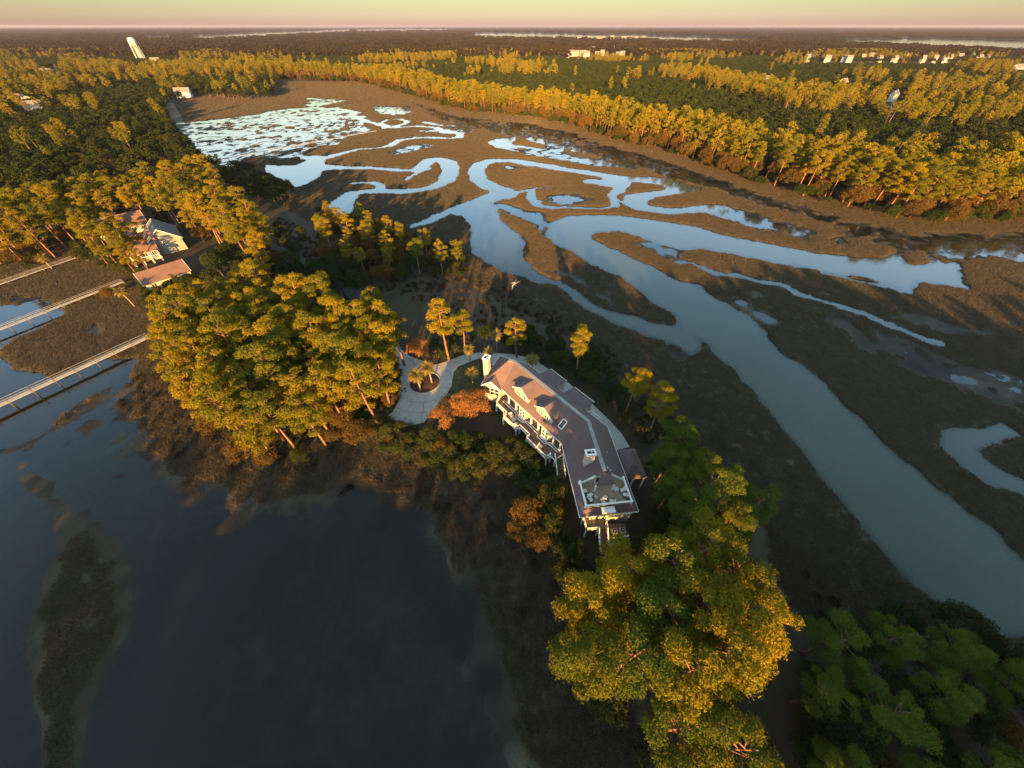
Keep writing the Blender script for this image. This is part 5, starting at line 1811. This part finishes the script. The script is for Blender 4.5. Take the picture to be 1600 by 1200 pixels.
def block(root, c, d, L, W, z0, ez, rz, wall, roofm, hip=False, wins=3, over=0.5, door=False, gable_win=True, porch=False):
    """one gabled or hipped block: c centre, d ridge direction"""
    c = np.array(c, float)
    d = unit(np.array(d, float))
    n = left_n(d)
    w = MB()
    P_ = [c - d * L / 2 - n * W / 2, c + d * L / 2 - n * W / 2, c + d * L / 2 + n * W / 2, c - d * L / 2 + n * W / 2]
    w.prism([tuple(p) for p in P_], z0, ez)
    if not hip:
        for s in (-1, 1):
            e_ = c + d * s * (L / 2)
            i_ = e_ - d * s * 0.2
            vs = [v3(e_ - n * W / 2, ez), v3(e_ + n * W / 2, ez), v3(e_, rz - 0.15), v3(i_ - n * W / 2, ez), v3(i_ + n * W / 2, ez), v3(i_, rz - 0.15)]
            w.add(vs, [(0, 1, 2) if s > 0 else (2, 1, 0), (5, 4, 3) if s > 0 else (3, 4, 5), (0, 2, 5, 3), (2, 1, 4, 5)])
    wo = w.build('wall', wall, root)
    r = MB()
    sl = (rz - ez) / (W / 2)
    oz = ez - over * sl
    lo = L / 2 + over
    hw = W / 2 + over
    if hip:
        a, b = c - d * (lo - hw), c + d * (lo - hw)
        A, B, C_, D_ = c - d * lo - n * hw, c + d * lo - n * hw, c + d * lo + n * hw, c - d * lo + n * hw
        r.slab([v3(A, oz), v3(B, oz), v3(b, rz), v3(a, rz)], 0.18)
        r.slab([v3(C_, oz), v3(D_, oz), v3(a, rz), v3(b, rz)], 0.18)
        r.slab([v3(B, oz), v3(C_, oz), v3(b, rz)], 0.18)
        r.slab([v3(D_, oz), v3(A, oz), v3(a, rz)], 0.18)
    else:
        for s in (-1, 1):
            r.slab([v3(c - d * lo + n * s * hw, oz), v3(c + d * lo + n * s * hw, oz), v3(c + d * lo, rz), v3(c - d * lo, rz)], 0.18)
    ro = r.build('roof', roofm, root)
    if not hip:
        t = MB()
        for s in (-1, 1):
            for q in (-1, 1):
                t.bar(v3(c + d * s * (lo + 0.02) + n * q * hw, oz - 0.08), v3(c + d * s * (lo + 0.02), rz - 0.08), 0.08, 0.26)
        t.build('barge_board', M_TRIM, ro)
    for s in (-1, 1):
        for k in range(wins):
            p = c + n * s * W / 2 + d * L * ((k + 0.5) / wins - 0.5)
            window(wo, p, d, n * s, min(1.5, L / wins * 0.5), 1.4, ez - 2.2, 2, 1)
        if gable_win:
            p = c + d * s * L / 2
            window(wo, p, n, d * s, 1.3, 1.4, ez - 1.9, 2, 1)
    if door:
        p = c - n * W / 2 - n * 0.05
        MB().bar(v3(p, z0 + 1.2), v3(p + np.array([0, 0]), z0 + 3.3), 1.1, 0.12).build('door', M_DARK, wo)
    return wo, ro

def gxy(px, py, z):
    p = at(px, py, z)
    return np.array([p.x, p.y])

hB = empty('waterside_house', (*gxy(250, 385, 5), 1.4)); ABS.add(hB.name)
tag(hB, 'tall grey roofed gabled house with brown lower roofs and porch beside the golden grove', 'house')
axB = gxy(246, 364, 10.5) - gxy(236, 342, 10.5)
cB = (gxy(246, 364, 10.5) + gxy(236, 342, 10.5)) / 2
wo, ro = block(hB, cB, axB, 15, 12, 1.2, 6.6, 11.2, M_GREY, M_GREYROOF, False, 3)
dB = unit(axB); nB = left_n(dB)
# pale board and chimney on the sunny gable, porch and brown wings
MB().box((*(cB + dB * 7.7 - nB * 2.5), 7.0), (1.3, 1.0, 11.5), math.atan2(dB[1], dB[0])).build('chimney', M_BRICK, hB)
MB().box((*(cB - nB * -6.6 * (1 if nB[0] < 0 else -1) + dB * 3), 7.2), (1.2, 1.0, 9.0), math.atan2(dB[1], dB[0])).build('chimney', M_BRICK, hB)
sgn = 1 if nB[0] < 0 else -1            # towards the water (left)
nW = nB * sgn
block(hB, cB + nW * 8.5 - dB * 1.5, nW, 8, 8.5, 1.2, 5.2, 8.2, M_CREAM, M_BROWNROOF, False, 2)
block(hB, cB + nW * 8.0 + dB * 7.2, nW, 9, 6.5, 1.2, 5.4, 8.0, M_CREAM, M_BROWNROOF, False, 3)
pb = cB + nW * 8.0 + dB * 12.2
pdk = MB().prism([tuple(pb - nW * 4.5 - dB * 1.8), tuple(pb + nW * 4.5 - dB * 1.8), tuple(pb + nW * 4.5 + dB * 1.8), tuple(pb - nW * 4.5 + dB * 1.8)], 3.0, 3.25).build('porch_deck', M_DECK, hB)
railing(pdk, [pb - nW * 4.4 + dB * 1.7, pb + nW * 4.4 + dB * 1.7], 3.25)
for k in range(4):
    p = pb - nW * 4.3 + nW * 2.87 * k + dB * 1.6
    MB().box((p[0], p[1], 3.4), (0.3, 0.3, 4.4), 0.4).build('porch_post', M_TRIM, pdk)

hC = empty('garage_house', (*gxy(248, 425, 4), 1.4)); ABS.add(hC.name)
tag(hC, 'low house with a wide purple brown roof half hidden by the golden grove', 'house')
axC = gxy(262, 404, 7) - gxy(222, 416, 7)
cC = gxy(250, 420, 6.5)
block(hC, cC, axC, 14, 9, 1.2, 4.8, 7.6, M_CREAM, M_BROWNROOF, False, 3)
hA = empty('waterside_house', (*gxy(190, 350, 5), 1.4)); ABS.add(hA.name)
tag(hA, 'long cream house with a brown roof behind pine trunks, farthest of the waterside houses', 'house')
axA = gxy(218, 338, 9) - gxy(150, 352, 9)
cA = gxy(186, 345, 8)
block(hA, cA, axA, 17, 10, 1.2, 6.6, 10.6, M_CREAM, M_BROWNROOF, False, 5)
block(hA, cA - unit(axA) * 5 + left_n(unit(axA)) * -5, left_n(unit(axA)), 9, 6, 1.2, 6.2, 9.2, M_WHITE, M_BROWNROOF, False, 2)

# ------------------------------------------------------------------ dead tree on the marsh edge
rd = random.Random(3)
p = at(800, 452, 1.0)
dt = empty('dead_tree', (p.x, p.y, 1.0))
M_DEAD = plain('bleached_wood', (0.34, 0.32, 0.29), 0.85, 0.15, 2.0, 0.2)
MB().tube([(0, 0, -0.2), (0.3, 0.1, 1.6), (1.2, 0.3, 2.8)], [0.2, 0.15, 0.1], 7).build('trunk', M_DEAD, dt)
for k in range(9):
    a = rd.uniform(0, 6.28)
    q = Vector((rd.uniform(0.2, 1.1), 0.2, rd.uniform(1.2, 2.7)))
    e1 = q + Vector((math.cos(a), math.sin(a), rd.uniform(0, 0.7))) * rd.uniform(1.0, 2.2)
    MB().tube([q, (q + e1) / 2 + Vector((0, 0, 0.15)), e1], [0.09, 0.06, 0.02], 5).build('branch', M_DEAD, dt)
tag(dt, 'bleached dead tree at the marsh edge above the house', 'dead tree')

# ------------------------------------------------------------------ boardwalks over the marsh
M_DOCK = plain('weathered_grey_timber', (0.34, 0.32, 0.27), 0.85, 0.18, 1.5, 0.2, 0.3)
M_PILE = plain('dark_piling', (0.10, 0.085, 0.07), 0.9, 0.2, 2.0, 0.1, 0.3)
def boardwalk(p0, p1, z, w, lab, step=4.5, rails=True):
    a, b = gxy(*p0, z), gxy(*p1, z)
    r = empty('boardwalk', (*((a + b) / 2), 0.0)); ABS.add(r.name)
    tag(r, lab, 'boardwalk')
    d = unit(b - a)
    n = left_n(d)
    MB().bar(v3(a, z - 0.06), v3(b, z - 0.06), w, 0.12).build('deck', M_DOCK, r)
    L = np.linalg.norm(b - a)
    k = int(L / step)
    for i in range(k + 1):
        p = a + d * (L * i / k)
        m = MB()
        for s in (-1, 1):
            q = p + n * s * (w / 2 - 0.12)
            m.tube([v3(q, -1.0), v3(q, z + (1.05 if rails else 0.1))], [0.10, 0.09], 6)
        m.bar(v3(p - n * (w / 2 + 0.1), z - 0.25), v3(p + n * (w / 2 + 0.1), z - 0.25), 0.14, 0.22)
        m.build('trestle', M_PILE, r)
    if rails:
        for s in (-1, 1):
            m = MB()
            for h_ in (0.5, 1.0):
                m.bar(v3(a + n * s * (w / 2 - 0.1), z + h_), v3(b + n * s * (w / 2 - 0.1), z + h_), 0.08 if h_ == 1.0 else 0.04, 0.05)
            m.build('handrail', M_DOCK, r)
boardwalk((-160, 706), (232, 526), 1.9, 1.7, 'long pale boardwalk running from the golden grove to the left edge, nearest of three')
boardwalk((-160, 576), (192, 440), 1.7, 1.4, 'middle of the three pale boardwalks on the left, crossing blue water')
boardwalk((-160, 500), (142, 394), 1.4, 1.0, 'uppermost and thinnest of the three boardwalks on the left shore', 5.0)
boardwalk((326, 252), (588, 204), 1.2, 2.2, 'distant dark boardwalk crossing the silver flats', 12.0, False)

# ------------------------------------------------------------------ water tower
pt = gxy(224, 97.5, 1.5)
tw = empty('water_tower', (pt[0], pt[1], 1.4))
tag(tw, 'white water tower with many legs rising from the far left woods', 'water tower')
prof = [(0.5, 31), (4.5, 31.6), (7.4, 33.5), (8.5, 36.5), (8.5, 42), (7.4, 45), (4.5, 47.4), (0.5, 48.2)]
mb = MB()
n = 28
vs = [(r * math.cos(2 * math.pi * i / n), r * math.sin(2 * math.pi * i / n), z) for r, z in prof for i in range(n)]
fs = [(k * n + i, k * n + (i + 1) % n, (k + 1) * n + (i + 1) % n, (k + 1) * n + i) for k in range(len(prof) - 1) for i in range(n)]
mb.add(vs, fs)
mb.build('tank', M_WHITE, tw, True)
for i in range(8):
    t = 2 * math.pi * (i + 0.5) / 8
    MB().tube([(10.5 * math.cos(t), 10.5 * math.sin(t), 0), (8.2 * math.cos(t), 8.2 * math.sin(t), 37)], [0.7, 0.6], 8).build('leg', M_WHITE, tw)
MB().tube([(0, 0, 0), (0, 0, 32)], [1.6, 1.6], 12).build('riser', M_WHITE, tw)
bal_ = MB()
for i in range(24):
    a, b = 2 * math.pi * i / 24, 2 * math.pi * (i + 1) / 24
    bal_.bar((9.0 * math.cos(a), 9.0 * math.sin(a), 38.6), (9.0 * math.cos(b), 9.0 * math.sin(b), 38.6), 0.5, 0.5)
bal_.build('balcony', M_METAL, tw)

# ------------------------------------------------------------------ far houses
def far_house(name, px, py, L, W, ez, rz, rot, wall, roofm, lab, group=None, wins=3, z=1.5):
    p = gxy(px, py, z)
    r = empty(name, (p[0], p[1], 1.4)); ABS.add(r.name)
    block(r, p, (math.cos(rot), math.sin(rot)), L, W, 1.2, ez, rz, wall, roofm, False, wins, 0.6, False, True)
    tag(r, lab, 'house', group)
    return r
far_house('shore_house', 290, 152, 17, 9, 8, 12, 0.25, M_WHITE, M_GREYROOF, 'large white house on the shore above the silver flats', None, 6)
far_house('shore_house', 40, 166, 24, 14, 9, 14, -0.5, M_CREAM, M_PINKROOF, 'red roofed house among trees near the left edge', None, 4)
far_house('shore_house', 58, 172, 16, 10, 7, 10.5, 0.5, M_WHITE, M_GREYROOF, 'white house below the red roofed one near the left edge', None, 3)
far_house('far_house', 78, 119, 18, 10, 9, 13, 0.1, M_WHITE, M_GREYROOF, 'white building at the edge of the far left clearing', None, 4)
far_house('far_house', 246, 101, 18, 10, 10, 15, 0.4, M_WHITE, M_GREYROOF, 'white building just right of the water tower foot', None, 4)
far_house('far_house', 641, 139, 12, 9, 10, 14, 1.2, M_WHITE, M_GREYROOF, 'white house showing through a gap in the far bank wood', None, 2)
far_house('far_house', 1187, 137, 18, 11, 11, 16, 0.2, M_WHITE, M_GREYROOF, 'grey roofed house in the woods above the right treeline', None, 3)
far_house('far_house', 1392, 158, 13, 9, 9, 13, 0.9, M_CREAM, M_GREYROOF, 'pale house in the clearing of the right wood', None, 3)
far_house('far_house', 1312, 140, 11, 8, 11, 15, 0.6, M_WHITE, M_GREYROOF, 'white house behind the golden clump of the right wood', None, 3)
far_house('far_house', 1585, 117, 26, 14, 13, 18, 0.3, M_WHITE, M_GREYROOF, 'white house at the right edge far beyond the treeline', None, 3)
RH = random.Random(5)
M_FARWALL = plain('far_white_siding', (0.34, 0.34, 0.33), 0.7, 0.15, 0.2, 0.2)
def terrace_house(px, py, L, W, ez, rz, rot, lab, grp):
    p = gxy(px, py, 1.5)
    r = empty('far_house', (p[0], p[1], 1.4)); ABS.add(r.name)
    d = np.array((math.cos(rot), math.sin(rot))); nn = left_n(d)
    w = MB(); w.prism([tuple(p + d * a * L / 2 + nn * b * W / 2) for a, b in ((-1, -1), (1, -1), (1, 1), (-1, 1))], 1.2, ez)
    w.build('wall', M_FARWALL, r)
    f = MB()
    for s in (-1, 1):
        f.slab([v3(p - d * L * 0.53 + nn * s * W * 0.56, ez - 0.3), v3(p + d * L * 0.53 + nn * s * W * 0.56, ez - 0.3), v3(p + d * L * 0.53, rz), v3(p - d * L * 0.53, rz)], 0.3)
    f.build('roof', M_GREYROOF, r)
    for k in range(4):
        q = p - nn * (W / 2 + 0.1) * (1 if nn[1] > 0 else -1) + d * L * ((k + 0.5) / 4 - 0.5)
        MB().bar(v3(q, ez - 5), v3(q, ez - 2), L / 11, 0.2).build('window', M_GLASS, r)
    tag(r, lab, 'house', grp)
for k in range(26):
    px = 1258 + k * 11.2 + RH.uniform(-3, 3)
    terrace_house(px, RH.uniform(90, 99), RH.uniform(9, 15), 9, RH.uniform(10, 12.5), RH.uniform(15, 17.5), RH.uniform(-0.5, 0.5),
                  'white house in the long row of white houses far away on the right', 'row of white houses far on the right')
for k in range(12):
    px = 885 + k * 8.0 + RH.uniform(-2, 2)
    terrace_house(px, RH.uniform(80, 92), RH.uniform(11, 20), 10, RH.uniform(10, 12.5), RH.uniform(15, 18), RH.uniform(-0.3, 0.3),
                  'white building in the far cluster beyond the middle of the treeline', 'cluster of white buildings far in the middle')
for k in range(9):
    px = 905 + k * 13 + RH.uniform(-4, 4)
    terrace_house(px, RH.uniform(62, 66), RH.uniform(18, 34), 16, RH.uniform(15, 19), RH.uniform(22, 27), RH.uniform(-0.3, 0.3),
                  'white waterfront building by the far river', 'waterfront buildings by the far river')

# ------------------------------------------------------------------ person on the driveway
def person(loc, rz):
    r = empty('person', loc, rz)
    J = {'pel': (0, 0, 0.95), 'chest': (0, -0.02, 1.32), 'neck': (0, -0.01, 1.50), 'lsh': (-0.19, 0, 1.42), 'rsh': (0.19, 0, 1.42), 'lel': (-0.25, -0.06, 1.15), 'rel': (0.25, -0.06, 1.15),
         'lha': (-0.12, -0.28, 1.10), 'rha': (0.12, -0.28, 1.10), 'lhip': (-0.10, 0, 0.90), 'rhip': (0.10, 0, 0.90), 'lkn': (-0.12, -0.02, 0.50), 'rkn': (0.13, -0.03, 0.50),
         'lan': (-0.13, 0.02, 0.08), 'ran': (0.15, 0.02, 0.08), 'lto': (-0.14, -0.16, 0.05), 'rto': (0.17, -0.16, 0.05), 'head': (0, -0.02, 1.66), 'crown': (0, -0.02, 1.74)}
    E_ = [('pel', 'chest'), ('chest', 'neck'), ('neck', 'head'), ('head', 'crown'), ('chest', 'lsh'), ('chest', 'rsh'), ('lsh', 'lel'), ('rsh', 'rel'), ('lel', 'lha'), ('rel', 'rha'),
          ('pel', 'lhip'), ('pel', 'rhip'), ('lhip', 'lkn'), ('rhip', 'rkn'), ('lkn', 'lan'), ('rkn', 'ran'), ('lan', 'lto'), ('ran', 'rto')]
    RR = {'pel': 0.16, 'chest': 0.17, 'neck': 0.06, 'head': 0.10, 'crown': 0.08, 'lsh': 0.07, 'rsh': 0.07, 'lel': 0.05, 'rel': 0.05, 'lha': 0.04, 'rha': 0.04, 'lhip': 0.10, 'rhip': 0.10,
          'lkn': 0.07, 'rkn': 0.07, 'lan': 0.05, 'ran': 0.05, 'lto': 0.045, 'rto': 0.045}
    ks = list(J)
    me = bpy.data.meshes.new('body')
    me.from_pydata([J[k] for k in ks], [(ks.index(a), ks.index(b)) for a, b in E_], [])
    me.materials.append(plain('dark_clothes', (0.035, 0.035, 0.045), 0.9, 0.2, 5.0))
    o = link('body', me, r)
    md = o.modifiers.new('skin', 'SKIN')
    for i, k in enumerate(ks):
        me.skin_vertices[0].data[i].radius = (RR[k], RR[k])
    me.skin_vertices[0].data[0].use_root = True
    o.modifiers.new('sub', 'SUBSURF').levels = 1
    c = MB().tube([(0, -0.02, 1.72), (0, -0.02, 1.80), (0, -0.02, 1.83)], [0.125, 0.11, 0.04], 12).build('cap', M_TRIM, r)
    MB().box((0, -0.32, 1.12), (0.26, 0.14, 0.05)).build('handheld_control', M_METAL, r)
    tag(r, 'person in dark clothes and pale cap standing on the driveway left of the island', 'person')
p = at(634, 612, 1.5)
person((p.x, p.y, 1.505), 0.4)

# ------------------------------------------------------------------ hazy evening air
m, nt, out = new_mat('evening_haze')
pv = N(nt, 'ShaderNodeVolumePrincipled', Density=0.000035, Anisotropy=0.2)
pv.inputs['Color'].default_value = (0.50, 0.46, 0.54, 1)
nt.links.new(pv.outputs[0], out.inputs['Volume'])
hz_ = MB().box((0, 17000, 38), (78000, 52000, 82))
tag(hz_.build('haze', m), 'thin evening haze over the woods', 'haze', None, 'stuff')
